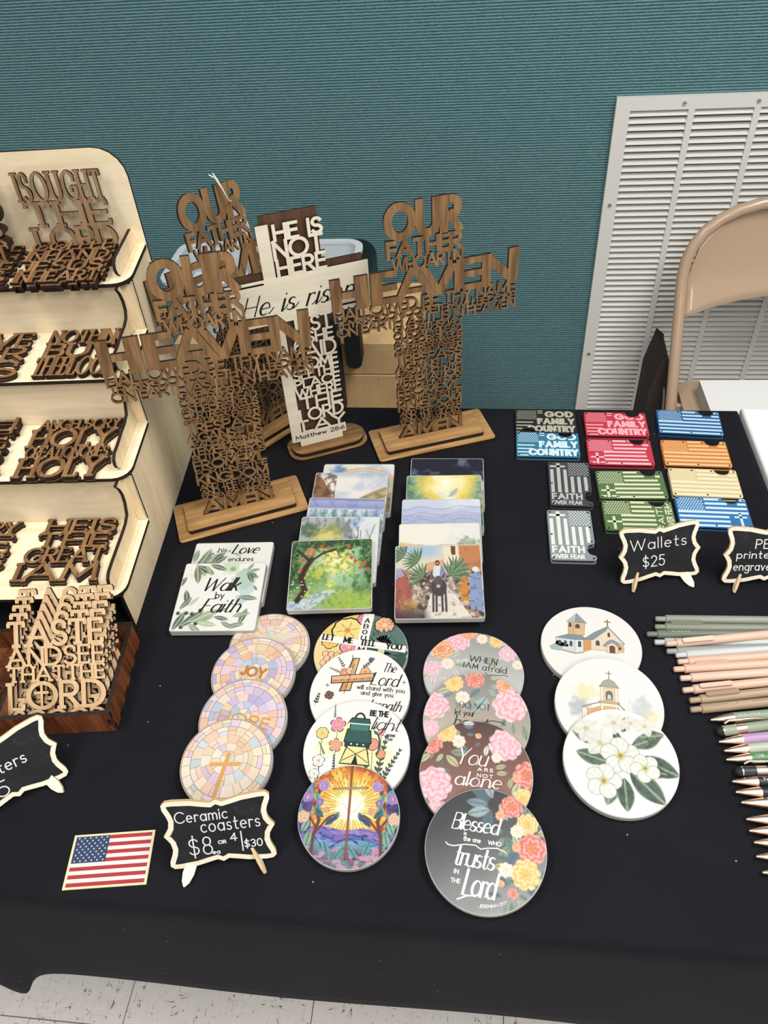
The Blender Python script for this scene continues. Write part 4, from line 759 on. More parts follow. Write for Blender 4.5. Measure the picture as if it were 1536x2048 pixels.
def art_dove(x, y):
    P = Paint(x, y, hx('f3e38a')); d = np.hypot(x - .1, (y - .75) * .8); P.ramp(d + (fb(x, y, 4, 3) - .5) * .5, [(0, 'fffdf0'), (.3, 'fbf2b4'), (.6, 'e8cf5c'), (.85, '9fb58a'), (1.2, '54837c'), (1.6, '35586a')])
    an = np.arctan2(y - .8, x - .1); P.mix(sst(.3, .9, np.sin(an * 34 + fb(x, y, 3) * 3)) * .35 * sst(1.3, .2, d), 'fffbe0'); P.wash(8, 10, .45, '3f6a62', .52, .68, sst(.7, 1., d)); P.wash(18, 7, .5, 'd9cf6a', .52, .66, sst(.6, .8, d))
    P.leaf(.12, .18, .42, .95, hx('c3c9cc'), .22, 1, hx('8b949c')); P.leaf(.1, .2, .34, 2.6, hx('e3e6e4'), .25); P.disc(.13, .16, .13, 'f4f4ee', 1, .3, .2, 3, .06, .4); return P
def art_mount(x, y):
    P = Paint(x, y, hx('cdd3e6')); P.wash(2, 2, .5, 'eef0f6', .45, .7)
    for k, (y0, c) in enumerate(((.75, 'b9bfdc'), (.5, 'a9b2d3'), (.3, 'b4bdd8'), (.12, '9aa6c8'))): P.mix(sst(.02, -.02, y - y0 - .2 * (fb(x + k, y * 0, 2.2, k) - .5)) * .7, c)
    P.wash(5, 9, .3, '8490b4', .55, .7, y < .5); [P.line([(-1, h_ - .1), (-.5, h_ + .06), (0, h_ - .05), (.5, h_ + .08), (1, h_)], .018, '8d98be', .6) for h_ in (.72, .52, .3, .12)]; P.poly([(-1, .15), (-.7, .2), (-.3, -.1), (.1, -.3), (-1, -.5)], '8fa3bf', .9)
    for cx, yy, s_ in ((-.68, -.02, .22), (-.52, -.08, .18), (-.36, -.1, .26), (-.3, -.15, .2), (.1, -.22, .1)): P.poly([(cx - s_ * .35, yy - .05), (cx, yy + s_), (cx + s_ * .35, yy - .05)], '47567a', .9)
    P.poly([(-1, -.35), (1, -.2), (1, -1), (-1, -1)], 'd9d3a8', .8)
    for i in range(26): P.disc(.05 + i * .036, -.24 + .02 * rnd.random(), .022, rnd.choice(['4f4a58', '8a5a4a', '6a6a7a']))
    return P
def art_desert(x, y):
    P = Paint(x, y, hx('edeade')); P.wash(2, 2, .4, 'd7dbe3', .5, .75); P.poly([(-1, .45), (-.3, .3), (.3, .15), (1, .1), (1, -1), (-1, -1)], 'e3c48a'); P.wash(4, 5, .5, 'c39a62', .5, .7) if 0 else P.mix(sst(.5, .68, fb(x, y * 3, 4, 3)) * (y < .35) * .6, 'bd9159')
    P.mix((y < .05) * sst(.4, .7, fb(x, y * 2, 5, 8)) * .5, 'f0dca8'); P.disc(.72, .3, .34, '8b9a8c', .9, .5, 1.3, 4); P.disc(.68, .36, .2, 'b9c4a4', .6, .6, 1.4, 6); P.line([(.72, .1), (.7, -.2)], .03, '5a4a40')
    P.poly([(-.1, -.12), (.3, .12), (.8, -.08), (.8, -.16), (-.1, -.16)], '7c5b42'); return P
def art_palm(x, y):
    P = Paint(x, y, hx('d9d0c0')); P.mix(sst(.55, .8, y) * sst(.2, -.2, x) * .8, '9fc0da'); P.poly([(-.3, .5), (.12, .6), (.12, .95), (.55, 1), (.55, .5), (.5, .1), (-.3, .2)], 'd8a57c', .9)
    P.poly([(.12, .95), (.48, 1), (.5, .2), (.15, .2)], 'e8e2cc', .9); P.poly([(.5, 1), (1, 1), (1, .1), (.55, .3)], 'c27f52', .95); P.poly([(.3, .98), (.42, .98), (.42, .72), (.32, .72)], '6b4630'); P.wash(11, 9, .35, '8f5a3a', .56, .7, x > .5)
    P.mix(sst(.1, -.1, y - .28) * .8, '8d7665'); P.mix(sst(.45, .62, fb(x * 1.2, y, 9, 3)) * (y < .3), '4b3d38'); P.mix(sst(.5, .64, fb(x, y, 11, 13)) * (y < .3) * .9, 'd9c9b0')
    P.poly([(-.35, -1), (.72, -1), (.35, -.35), (.12, -.1), (-.05, -.1), (-.2, -.4)], 'e6ddd0', .95); P.wash(21, 6, .4, 'b9a8b0', .55, .7, y < .2)
    P.poly([(-1, .3), (-.85, .35), (-.7, .1), (-.62, -.3), (-.62, -1), (-1, -1)], 'a85a50', .9); P.poly([(-1, .35), (-.88, .38), (-.8, .15), (-1, .05)], 'a3abc4', .9); P.disc(-.7, -.7, .3, 'c39a5a', .75, .5, 1.2, 4); P.mix(sst(-.6, -.95, y) * sst(-.1, -.5, x) * .8, '3f3340')
    P.poly([(.5, -.55), (.48, .05), (.56, .15), (.66, 0), (.68, -.55)], 'd18a3c', .95); P.disc(.56, .18, .07, '6b4632'); P.poly([(.7, -.75), (.72, .1), (.88, .25), (1, .15), (1, -.85)], '8a9cc4', .95); P.disc(.86, .3, .09, 'e3e0da'); P.wash(31, 12, .35, '3f3a48', .58, .7, y < .3)
    for cx, cy, sg in ((-.45, .55, 1), (-.8, .7, 1), (.38, .3, -1), (-.35, .1, 1), (.25, .15, -1)):
        for k in range(11): a = (k - 5) * .24 + (2.6 if sg > 0 else .7); P.leaf(cx, cy, .42, a, hx('7c9270' if k % 2 else '5a7258'), .07)
    [P.line([(lx, -.3), (lx * 1.05, -.82)], .035, '443c3d') for lx in (-.13, -.06, .07, .15)]; P.disc(0, -.18, .2, '4a4244', 1, .15, 0, 0, .26)
    P.poly([(-.14, .1), (-.1, .42), (.1, .42), (.16, .1)], 'd8d9de'); P.poly([(.02, .1), (.06, .42), (.12, .4), (.18, .08)], '7f8fb4'); P.disc(-.02, .5, .06, '3a2820', 1, .2, 0, 0, .085); P.disc(-.02, .49, .04, 'b98a68', 1, .3, 0, 0, .05); P.poly([(-.08, .08), (-.19, .26), (-.16, .1)], '5b5052'); P.poly([(.05, .08), (.17, .26), (.13, .08)], '5b5052'); P.disc(-.01, -.02, .1, '5f5557', 1, .15, 0, 0, .17); P.disc(-.01, -.15, .055, 'b9b0aa', 1, .3); return P
def art_leaves(x, y):
    P = Paint(x, y, hx('f1f1ec')); P.disc(.55, .5, .36, 'a9c3b4', .75, .25, .7, 3); P.disc(.62, .2, .22, 'b8cfd0', .7, .25, .8, 5); P.disc(.55, -.1, .16, 'b4cad0', .7, .2, .6, 6); P.disc(.15, .9, .3, 'c3d6ae', .7, .6, .8, 7); P.disc(.72, .62, .12, '6f9a92', .7, .6, .5, 8); P.disc(.2, .82, .1, '6f9a7c', .7, .6); P.disc(-.6, -.7, .4, 'd8e2c4', .6, .8, .6, 2); P.disc(-.6, .7, .3, 'cfdcae', .5, .8, .5, 1)
    for cx, cy, L_, a, c in ((-.75, 1, .5, -.9, '7f9472'), (-.7, .95, .55, -.55, '4d5a4c'), (-.72, .95, .6, -1.35, '6a7a60'), (-.4, .98, .5, -.4, '5a6a58'), (-.5, .95, .4, -1, '93a97e'), (-.85, .2, .5, -1.3, '4f5c52'), (-.9, .6, .4, -2, '54605a'),
                          (-.95, -1, .6, 1.2, '55625a'), (-.8, -.9, .7, .75, '5a685c'), (-.6, -.75, .6, .25, '8fa286'), (-.5, -.72, .7, .5, 'a5b594'), (-.45, -.75, .55, -.2, 'b9c6a2'), (-.6, -.8, .5, -.7, '8fa286'), (-.9, -.4, .45, 1.0, '6a766a'), (-.7, -.3, .35, .9, 'b9c6a8'),
                          (.3, -.9, .45, .2, '7c8c7c'), (.35, -.7, .4, 2.9, '5a685c'), (.6, -.85, .5, 1.3, '5f6d5f'), (.5, -.95, .4, 2.6, '7c8c7c'), (.4, -.6, .45, .2, '8da27c'), (.95, -.1, .5, 3.0, '6f8070'), (.9, .15, .2, 2.2, '4f5c52'), (.6, .75, .3, .2, '6f8a70'), (.6, .72, .34, -.6, '52705e'), (.58, .74, .4, -1.1, '47604f'), (.55, .75, .3, 1., '7f9a80')): P.leaf(cx, cy, L_, a, hx(c), .16, .9, hx('dfe6d4'))
    for cx, cy in ((-.7, -.5), (-.56, -.52), (-.38, -.42), (-.42, -.8), (-.75, -.9), (-.9, -.5)): P.disc(cx, cy, .065, '2f3634', .95, .5); P.disc(cx + .02, cy + .02, .02, 'aab4a8', .8)
    for i in range(14): P.disc(rnd.uniform(-.9, .9), rnd.uniform(-.9, .9), .014, '8f9a90', .7)
    return P
def art_love(x, y):
    P = Paint(x, y, hx('f1f1ec')); P.disc(.1, .65, .5, 'dfe6da', .7, .7, .6, 3); P.disc(.15, .6, .1, '8fa99a', .6, .6, .4, 2)
    for cx, cy, L_, a, c in ((-.9, .1, .7, 1.0, '55625a'), (-.8, .15, .7, 1.25, '7c8c78'), (-.7, .15, .7, .9, '9aab92'), (-.6, .2, .6, .6, '5a685c'), (-.95, .3, .5, 1.5, '7c8c78'), (-.5, .3, .5, .9, '4d5a50'), (-.9, .2, .5, .2, '6f806f'), (.55, .1, .3, .6, '7f9a80'), (.6, .1, .3, 0, '6f8a70')): P.leaf(cx, cy, L_, a, hx(c), .16, .9, hx('dfe6d4'))
    for cx, cy in ((-.75, .14), (-.62, .18), (-.5, .62), (-.4, .7), (-.1, .72)): P.disc(cx, cy, .035, '3f4a46', .9, .5)
    return P
def art_glass(x, y):
    P = Paint(x, y, hx('f6c65c')); cx, cy = .02, .2; an = np.arctan2(y - cy, x - cx); d = np.hypot(x - cx, y - cy); n = 46; sec = np.floor((an + PI) / (2 * PI) * n); rg = np.floor(d * 6 + hsh(sec, 3, 1) * .8); t = hsh(sec, rg, 5)
    P.ramp(np.clip(d + (t - .5) * .3, 0, 1), [(0, 'fffdf0'), (.18, 'fdf3c4'), (.4, 'f6d978'), (.62, 'eebb55'), (.78, 'd98a45'), (.95, 'a9502e')])
    fr_ = (an + PI) / (2 * PI) * n; ed = np.minimum(fr_ - np.floor(fr_), 1 - (fr_ - np.floor(fr_))) * d; P.mix((ed < .008 * n / 12) * (d > .3) * .75, '5a3a22')
    side_ = np.abs(x) > .74 - .2 * (y < -.3); P.mix(side_ * 1., '2c3458'); P.mix(side_ * sst(.45, .6, fb(x, y, 5, 6)), '5b4a86'); P.mix(side_ * sst(.55, .65, fb(x, y, 6, 9)), '6f9aa0')
    hill = -.28 + .14 * np.sin(x * 5 + .6) * x; P.mix((y < hill) * 1., '7a68b4'); P.mix((y < hill - .16 + .05 * np.sin(x * 9)) * 1., '4f66b0'); P.mix((y < -.5 + .04 * np.sin(x * 7)) * 1., '5f9cc0'); P.mix((y < -.62) * 1., '6b5f8c'); P.mix((y < -.8) * 1., '7d5a78')
    sw = np.sin(y * 46 + fb(x, y, 3, 2) * 16); P.mix((y < hill) * sst(.8, 1, sw) * .85, '1e1c30'); P.mix((y < hill) * sst(.5, .9, np.sin(y * 30 + x * 6 + fb(x, y, 4, 8) * 9)) * .5, 'b9a5dc')
    P.mix((y < -.55) * sst(.52, .6, fb(x, y, 8, 4)) * .7, '5f8f86'); P.mix((y < -.6) * sst(.56, .62, fb(x, y, 9, 14)) * .8, 'd29ab4')
    for sg in (-1, 1):
        P.line([(sg * .68, -.95), (sg * .66, -.4), (sg * .58, -.1), (sg * .7, .2), (sg * .62, .5)], .05, '6a3d34'); P.line([(sg * .64, -.35), (sg * .4, -.05), (sg * .3, .0)], .03, '6a3d34'); P.line([(sg * .66, -.2), (sg * .88, .1)], .03, '6a3d34')
        for lx, ly, L_, a, c in ((.62, .2, .26, 1.3, '6fb0a0'), (.68, .0, .26, 1.9, '5f9c88'), (.5, -.05, .24, .8, '3f6f7a'), (.8, -.2, .26, 1.2, '6fb0a0'), (.9, -.35, .3, 2.0, '86b89c'), (.45, -.2, .24, 2.4, '3d5a80'), (.3, -.12, .22, 2.1, '3d5a80'), (.75, .35, .22, 1.0, '6fb0a0'), (.35, -.75, .26, 1.2, '5f9c9c'), (.2, -.8, .24, 2.2, '5f9c9c'), (.8, -.6, .3, 1.8, '7fb090')): P.leaf(sg * lx, ly, L_, a if sg > 0 else PI - a, hx(c), .26, 1, hx('1e1c30'))
        for fx, fy, r_, c in ((.55, .58, .12, 'a884d8'), (.86, .34, .12, '9a70c8'), (.9, -.05, .13, 'f6c49a'), (.6, .25, .09, '8468b8'), (.45, .1, .08, 'e8a070')): P.flower(sg * fx, fy, r_, hx(c), hx('4a3478'), hx('f4d070'), 5, 2)
    P.disc(.0, .15, .34, 'fffef4', .85, .8, .2); P.disc(.05, .0, .2, 'fbf7e8', .9, .3, 0, 0, .08, .6); P.leaf(.05, .05, .34, 2.4, hx('fffdf4'), .3, 1, hx('c9b890')); P.leaf(.08, .05, .3, .9, hx('fffdf4'), .26, 1, hx('c9b890'))
    P.line([(0, .98), (.0, -.82)], .034, '5b2f24'); P.line([(0, .95), (0, -.8)], .02, 'a0603c'); P.line([(-.34, .52), (.33, .56)], .03, '7a6248'); P.line([(-.3, .52), (.3, .56)], .016, 'b49a74'); return P
def art_flowers(x, y):      # LET ME TELL YOU ground
    P = Paint(x, y, hx('f2dfb8')); P.poly([(-1, 1), (-.06, 1), (-.06, .2), (-1, .2)], 'eacb6a', .9); P.poly([(.1, 1), (1, 1), (1, .2), (.1, .2)], '5f7a74', 1); P.poly([(-1, .2), (-.1, .2), (-.1, -1), (-1, -1)], 'f0d9a0'); P.poly([(.1, .15), (1, .15), (1, -1), (.1, -1)], '3f5652'); return P
def art_plain(c): return lambda x, y: Paint(x, y, hx(c))
def art_lantern(x, y):
    P = Paint(x, y, hx('f4f3ee')); P.disc(-.05, .15, .62, 'f3ecae', .85, .5, .8, 3); P.disc(.3, -.1, .5, 'f3ecae', .7, .5, .8, 6); P.disc(-.6, .0, .2, 'f0eda8', .6, .3, .6, 5); return P
def art_church(x, y, k=0): return Paint(x, y, hx('f0eeea'))
def art_trees(x, y):
    P = Paint(x, y, hx('f0eeea')); P.disc(-.45, .2, .3, 'e9dfae', .8, .6, 1.2, 3); P.disc(-.55, -.1, .26, 'a3acb4', .7, .7, 1.2, 4); P.disc(.62, .0, .28, 'c0c8cf', .8, .6, 1.2, 5); P.disc(.75, -.15, .22, 'e2dcae', .6, .7, 1.2, 6); return P
def art_hellebore(x, y):
    P = Paint(x, y, hx('f0eeea'))
    for lx, ly, L_, a, c in ((.0, .3, .3, 1.9, '4d6350'), (-.2, -.05, .6, 2.9, '55695a'), (.2, .3, .6, .45, '5a705c'), (.3, .1, .75, -.35, '3f5544'), (.15, -.15, .8, -.75, '445a48'), (.05, -.3, .6, -1.5, '3f5544'), (-.1, -.3, .55, -1.85, '6b806a'), (-.35, .3, .55, 2.75, '5f7464'), (.05, .55, .35, 1.3, '4a604e'), (.35, .5, .45, .2, '6a7f6a'), (.3, -.1, .5, -.1, '3a4f40')): P.leaf(lx, ly, L_, a, hx(c), .26, .95, hx('b4c2a8')); P.mix(np.where(np.hypot(x - lx, y - ly) < L_, sst(.55, .7, fb(x, y, 11, 2)), 0) * .0, '2c3c30')
    for fx, fy, r_ in ((-.6, .55, .24), (-.1, .72, .2), (.2, .75, .16), (.45, .72, .18), (-.35, .3, .26), (.25, .0, .0001)): 
        for i in range(5): a = i * 1.257 + fx * 3; P.leaf(fx, fy, r_ * 1.15, a, hx('e3e1d8'), .42, .95, hx('c3c4ba'))
        P.disc(fx, fy, r_ * .28, 'c9bb8a', .9, .6, .6, 3)
    for fx, fy, r_ in ((.0, .1, .33), (.42, -.08, .25), (-.3, -.4, .3)):
        for i in range(5):
            a = i * 1.257 + .4 + fx; cx, cy = fx + r_ * .58 * math.cos(a), fy + r_ * .58 * math.sin(a); P.disc(cx, cy, r_ * .53, '84907f', .85, .1); P.disc(cx, cy, r_ * .5, 'eceae3', 1, .12)
            X = (x - fx) * math.cos(a) + (y - fy) * math.sin(a); Y = -(x - fx) * math.sin(a) + (y - fy) * math.cos(a); ins = np.hypot(x - cx, y - cy) < r_ * .49
            P.mix(ins * sst(.75, 1, np.sin(Y / np.maximum(X, .02) * 13)) * .35, 'a3a89c'); P.mix(ins * sst(r_ * .5, 0, X) * .45, 'b4bca4')
        P.disc(fx, fy, r_ * .26, 'cbbb66', 1, .5, .8, 3); P.disc(fx, fy, r_ * .12, '7d8040', .9, .5)
    P.mix(np.where((P.c[:, 1] > P.c[:, 0] + .02) & (P.c[:, 1] < .62), sst(.5, .62, fb(x, y, 13, 4)), 0) * .5, '263a2c')
    return P
def mosaic(mb, R, seed, pal, gold):
    """rings of jittered tesserae around an off centre point, dark joints between"""
    rg = random.Random(seed); mb.flat([(R * math.cos(t), R * math.sin(t)) for t in [k * PI / 48 for k in range(96)]], Zp, hx('8f7a6c'))
    rad = [0, .16, .36, .58, .8, 1.0]; cnt = [5, 9, 14, 19, 26]; oy = .12 * R
    for i in range(5):
        a0 = rg.uniform(0, 1); n = cnt[i]; cuts = sorted([a0 + (k + rg.uniform(-.22, .22)) * 2 * PI / n for k in range(n)])
        for k in range(n):
            a, b_ = cuts[k], cuts[(k + 1) % n] + (2 * PI if k == n - 1 else 0); r0 = rad[i] * R * (.985 if i < 4 else 1) + .35 * (i > 0); r1 = rad[i + 1] * R * (.985 if i == 4 else 1) - .15; split = rg.random() < .35 and i > 1
            for s0, s1 in (((0, .5), (.5, 1)) if split else ((0, 1),)):
                q0 = r0 + (r1 - r0) * s0 + (.2 if s0 else 0); q1 = r0 + (r1 - r0) * s1 - (.2 if s1 < 1 else 0)
                P = []; m_ = 4; ea = .22 / max(q1, 3)
                cy0 = oy * (1 - q0 / R); cy1 = oy * (1 - q1 / R)
                for f in range(m_ + 1): t = a + ea + (b_ - a - 2 * ea) * f / m_; P.append((q1 * math.cos(t), cy1 + q1 * math.sin(t)))
                for f in range(m_, -1, -1): t = a + ea + (b_ - a - 2 * ea) * f / m_; P.append((q0 * math.cos(t), cy0 + q0 * math.sin(t)))
                c = hx(rg.choice(pal)); j = rg.uniform(-.03, .03); mb.flat(P, Zp + .05, tuple(min(1, v + j) for v in c))
    if gold == 'cross': mb.flat([(-2, -R * .8), (2, -R * .8), (2, 10), (-2, 10)], Zp + .1, hx('dda45f')); mb.flat([(-15, -7), (14.5, -1), (14.5, 3), (-15, -3)], Zp + .12, hx('e0a863'))
    elif gold == 'dove':
        mb.flat([(-34, 22), (-18, 14), (-6, 12), (2, 14), (12, 20), (15, 24), (17, 20), (34, 24), (20, 14), (8, 4), (-4, 2), (-16, 8)], Zp + .1, hx('e9dcc0'))
    elif gold: text(mb, gold, -14 if gold == 'JOY' else -26, -5 if gold == 'JOY' else -7, 28 if gold == 'JOY' else 55, 13, 2.8 if gold == 'JOY' else 2.0, None, Zp + .1, 'sans', col=hx('c4823c' if gold == 'JOY' else 'd3a05c'), gap=.25)
PAL1 = ['f0dcc4', 'efe2d2', 'ecc9b4', 'ecd9b4', 'dfc9dc', 'e9d4d8', 'f0dcc4', 'c9d6dc', 'eccdb0', 'e9e0d0', 'f2e3c8']
PAL2 = ['d5c4de', 'e0cfe0', 'ecc9c4', 'b9cade', 'efd6b8', 'e9c4a4', 'c3b8dc', 'efe0cc', 'e6cdd8', 'f0dcc4']
# ---- line art overlays
def ov_blessed(mb, R):
    W_ = 'f2f0ec'; z = Zp + .12
    vtext(mb, 'Blessed', -32, 13, 42, 15, 1.9, z, W_, 'script', thin=.75, slant=.2, gap=.1); vtext(mb, 'is', -20, 9, 2.6, 3.6, .6, z, W_); vtext(mb, 'the one', -20, 4, 15.5, 4.6, .75, z, W_, gap=.2); vtext(mb, 'WHO', 1.5, 4, 12, 3.8, .75, z, W_, gap=.2)
    vtext(mb, 'trusts', -27, -17, 36, 18, 2.2, z, W_, 'script', thin=.9, slant=.18, gap=.08); stroke(mb, [(-35, 1), (-33, -1), (-28, -1.5), (-18, 1.2), (-9, 1.8), (-4, -.8), (2, 1), (10, 2), (17, 0), (18, -1)], 1., z, W_)
    vtext(mb, 'IN', -25, -24, 4.4, 4, .75, z, W_, gap=.3); vtext(mb, 'THE', -27, -31.4, 8.5, 3.8, .75, z, W_, gap=.2); vtext(mb, 'Lord', -17, -40, 28.5, 22, 2.4, z, W_, 'script', thin=1.0, slant=.16, gap=.08); stroke(mb, [(-20, -44), (-12, -40), (-2, -38)], 1.3, z, W_)
    a = lambda p: (p[0], p[1] + .011 * max(0, p[0] + 2) ** 2); vtext(mb, 'JEREMIAH 17:7', -1, -47.5, 22, 2.8, .45, z, W_, tf=a)
def ov_alone(mb, R):
    z = Zp + .12; W_ = 'f2f0ec'; vtext(mb, 'You', -21, 8, 30, 17, 1.5, z, W_, 'script', thin=.7, slant=.3, gap=.12); vtext(mb, 'ARE', 1, 3.2, 15, 3.6, .7, z, W_, gap=.5); vtext(mb, 'NOT', 1, -2.6, 15, 3.6, .7, z, W_, gap=.4)
    vtext(mb, 'alone', -20, -12, 44, 14, 1.7, z, W_, 'script', thin=.7, slant=.22, gap=.2)
def ov_notlet(mb, R):
    z = Zp + .12; D_ = '2e2c2c'; vtext(mb, 'DO NOT', -18, 12, 31, 7, 0.79, z, D_, 'script', thin=0.35, gap=.2); vtext(mb, 'let your', -22, 4, 20, 6.5, .8, z, D_, thin=.45, gap=.2); vtext(mb, 'heart', -22, -8, 34, 12, 1.30, z, D_, 'script', thin=0.63, slant=.2); stroke(mb, [(6, -1), (16, 2), (26, 1), (29, -2)], .8, z, D_)
def ov_when(mb, R):
    z = Zp + .12; D_ = '34383a'; vtext(mb, 'WHEN', -7, 14, 30, 7.5, 1.0, z, D_, thin=.5, gap=.2); vtext(mb, 'IAM', -12, 5, 16, 6.5, 1.0, z, D_, thin=.5, gap=.35); vtext(mb, 'afraid', 8, 5, 26, 8, .9, z, D_, thin=.5, gap=.2); stroke(mb, [(12, 3), (15, 0), (24, 1), (32, 3), (36, 2)], .7, z, D_)
def ov_tell(mb, R):
    z = Zp + .1; L_ = '2b2622'
    bloom(mb, -20, 26, 17, 6, z, 'f2dc8a', 'e8925a', L_, .3, .42); bloom(mb, -36, 8, 9, 5, z + .1, 'f0c96a', 'e8925a', L_, .9, .4); bloom(mb, -14, 4, 10, 6, z, 'ee9fb4', 'f0c96a', L_, .2, .4); bloom(mb, -4, 44, 8, 6, z, 'e58fae', 'f0c96a', L_, .2, .4)
    for i in range(5):
        for j in range(4): x = -38 + i * 6.5 + j % 2 * 3; y = -8 - j * 6; mb.flat([(x + 3.6 * math.cos(t), y + 4.2 * math.sin(t)) for t in [k * PI / 5 for k in range(10)]], z + .1 + .01 * j, hx(L_)); mb.flat([(x + 3.1 * math.cos(t), y + 3.7 * math.sin(t)) for t in [k * PI / 5 for k in range(10)]], z + .13 + .01 * j, hx('f3c9a0'))
    bloom(mb, 20, 38, 11, 7, z, 'f0b890', 'f0dca0', L_, .2, .4)
    for k in range(9): a = .25 + k * .3; LL = 22 if a > 1.3 else 15; leafv(mb, 24, 12, LL, a, z + .12, L_, .16); leafv(mb, 24.3, 12.2, LL - 1, a, z + .14, '6f908a', .13, L_)
    for k in range(8): a = -1.9 + k * .26; leafv(mb, 18, 3, 27, a, z + .1, L_, .13); leafv(mb, 18.3, 3, 26, a, z + .12, '54706c', .105)
    bloom(mb, 22, 2, 4, 8, z + .2, 'e9e6a8', 'e9e6a8', L_, 0, .5)
    mb.flat([(-48.5, 8), (48.5, 3.5), (48, 12.5), (-47.5, 17)], z + .25, hx('f4f3ee')); mb.flat([(-7, -26), (6, -26), (6, 52), (-6, 51.5)], z + .26, hx('f4f3ee')); K_ = '24211f'
    for i, c in enumerate('ABOU'): vtext(mb, c, -3.4, 39 - i * 8.2, 6.2, 6.2, 1.5, z + .3, K_, thin=.8)
    for s_, x0, w_ in (('LET', -46, 14), ('ME', -22, 12), ('TELL', -3, 18), ('YOU', 26, 18)): vtext(mb, s_, x0, 7.6 - x0 * .05, w_, 7.4, 1.9, z + .3, K_, thin=.8, gap=.25)
    vtext(mb, 'M', -4, -1, 8, 6, 1.5, z + .3, K_, thin=.8)
def ov_stand(mb, R):
    z = Zp + .1; W1, W2, K_ = 'c99868', 'e0b888', '2a211c'
    sprig(mb, -20, 27, 14, 2.2, z, '3f4a40', 5); sprig(mb, -2, 28, 16, .9, z, '3f4a40', 6); sprig(mb, -24, 22, 12, 2.8, z, '5a6a50', 5); sprig(mb, -12, 33, 10, 1.8, z, '6a7a60', 5); bloom(mb, -20, 22, 5, 6, z + .05, 'e8958a', 'f0c060', K_); bloom(mb, -14, 25, 4, 6, z + .12, 'f0c9a0', 'e08a50', K_, .5); bloom(mb, 2, 25, 5.5, 6, z + .05, 'f0b878', 'd8704a', K_, .3)
    for pts, c in (([(-14, 40), (-6, 41), (-10, 2), (-22, 0)], K_), ([(-13, 39), (-7, 40), (-11, 3), (-20.5, 1)], W1), ([(-11, 39), (-7, 40), (-11, 3), (-14, 2.5)], W2), ([(-33, 17), (12, 25), (12, 15), (-32, 8)], K_), ([(-32, 16.2), (11, 24), (11, 16), (-31, 9)], W1), ([(-32, 16.2), (11, 24), (11, 20), (-31, 12)], W2)):
        z += .03; mb.flat(pts, z, hx(c))
    for k in range(6): stroke(mb, [(-30 + k * 7, 12 + k * 1.1), (-26 + k * 7, 12.8 + k * 1.2)], .5, z + .03, K_); stroke(mb, [(-11 - k * .9, 33 - k * 6), (-11.6 - k * .9, 28 - k * 6)], .5, z + .03, K_)
    vtext(mb, 'The', 19, 27, 15, 11, 1.08, z, K_, 'script', thin=0.56, slant=.25, gap=.16); vtext(mb, 'Lord', 9, 11, 29, 15, 1.44, z, K_, 'script', thin=0.63, slant=.25, gap=.14)
    vtext(mb, 'will stand with you', -4, 5, 50, 5, .8, z, '4a4542', thin=.5, gap=.22); vtext(mb, 'and give you', 1, -1, 34, 5, .8, z, '4a4542', thin=.5, gap=.22); vtext(mb, 'strength', 6, -16, 38, 12, 1.22, z, K_, 'script', thin=0.56, slant=.3)
    for x, y in ((-35, 6), (44, 17)): stroke(mb, [(x - 2.2, y), (x + 2.2, y)], .5, z, K_); stroke(mb, [(x, y - 2.4), (x, y + 2.4)], .5, z, K_)
    bloom(mb, -31, -5, 4.5, 4, z, '7a5a48', K_, K_, .5, .5); sprig(mb, -44, -18, 12, 1.4, z, '3a403a', 4, .34); bloom(mb, 6, 40, 2.6, 4, z, '6a6a70', K_, K_, .5, .5)
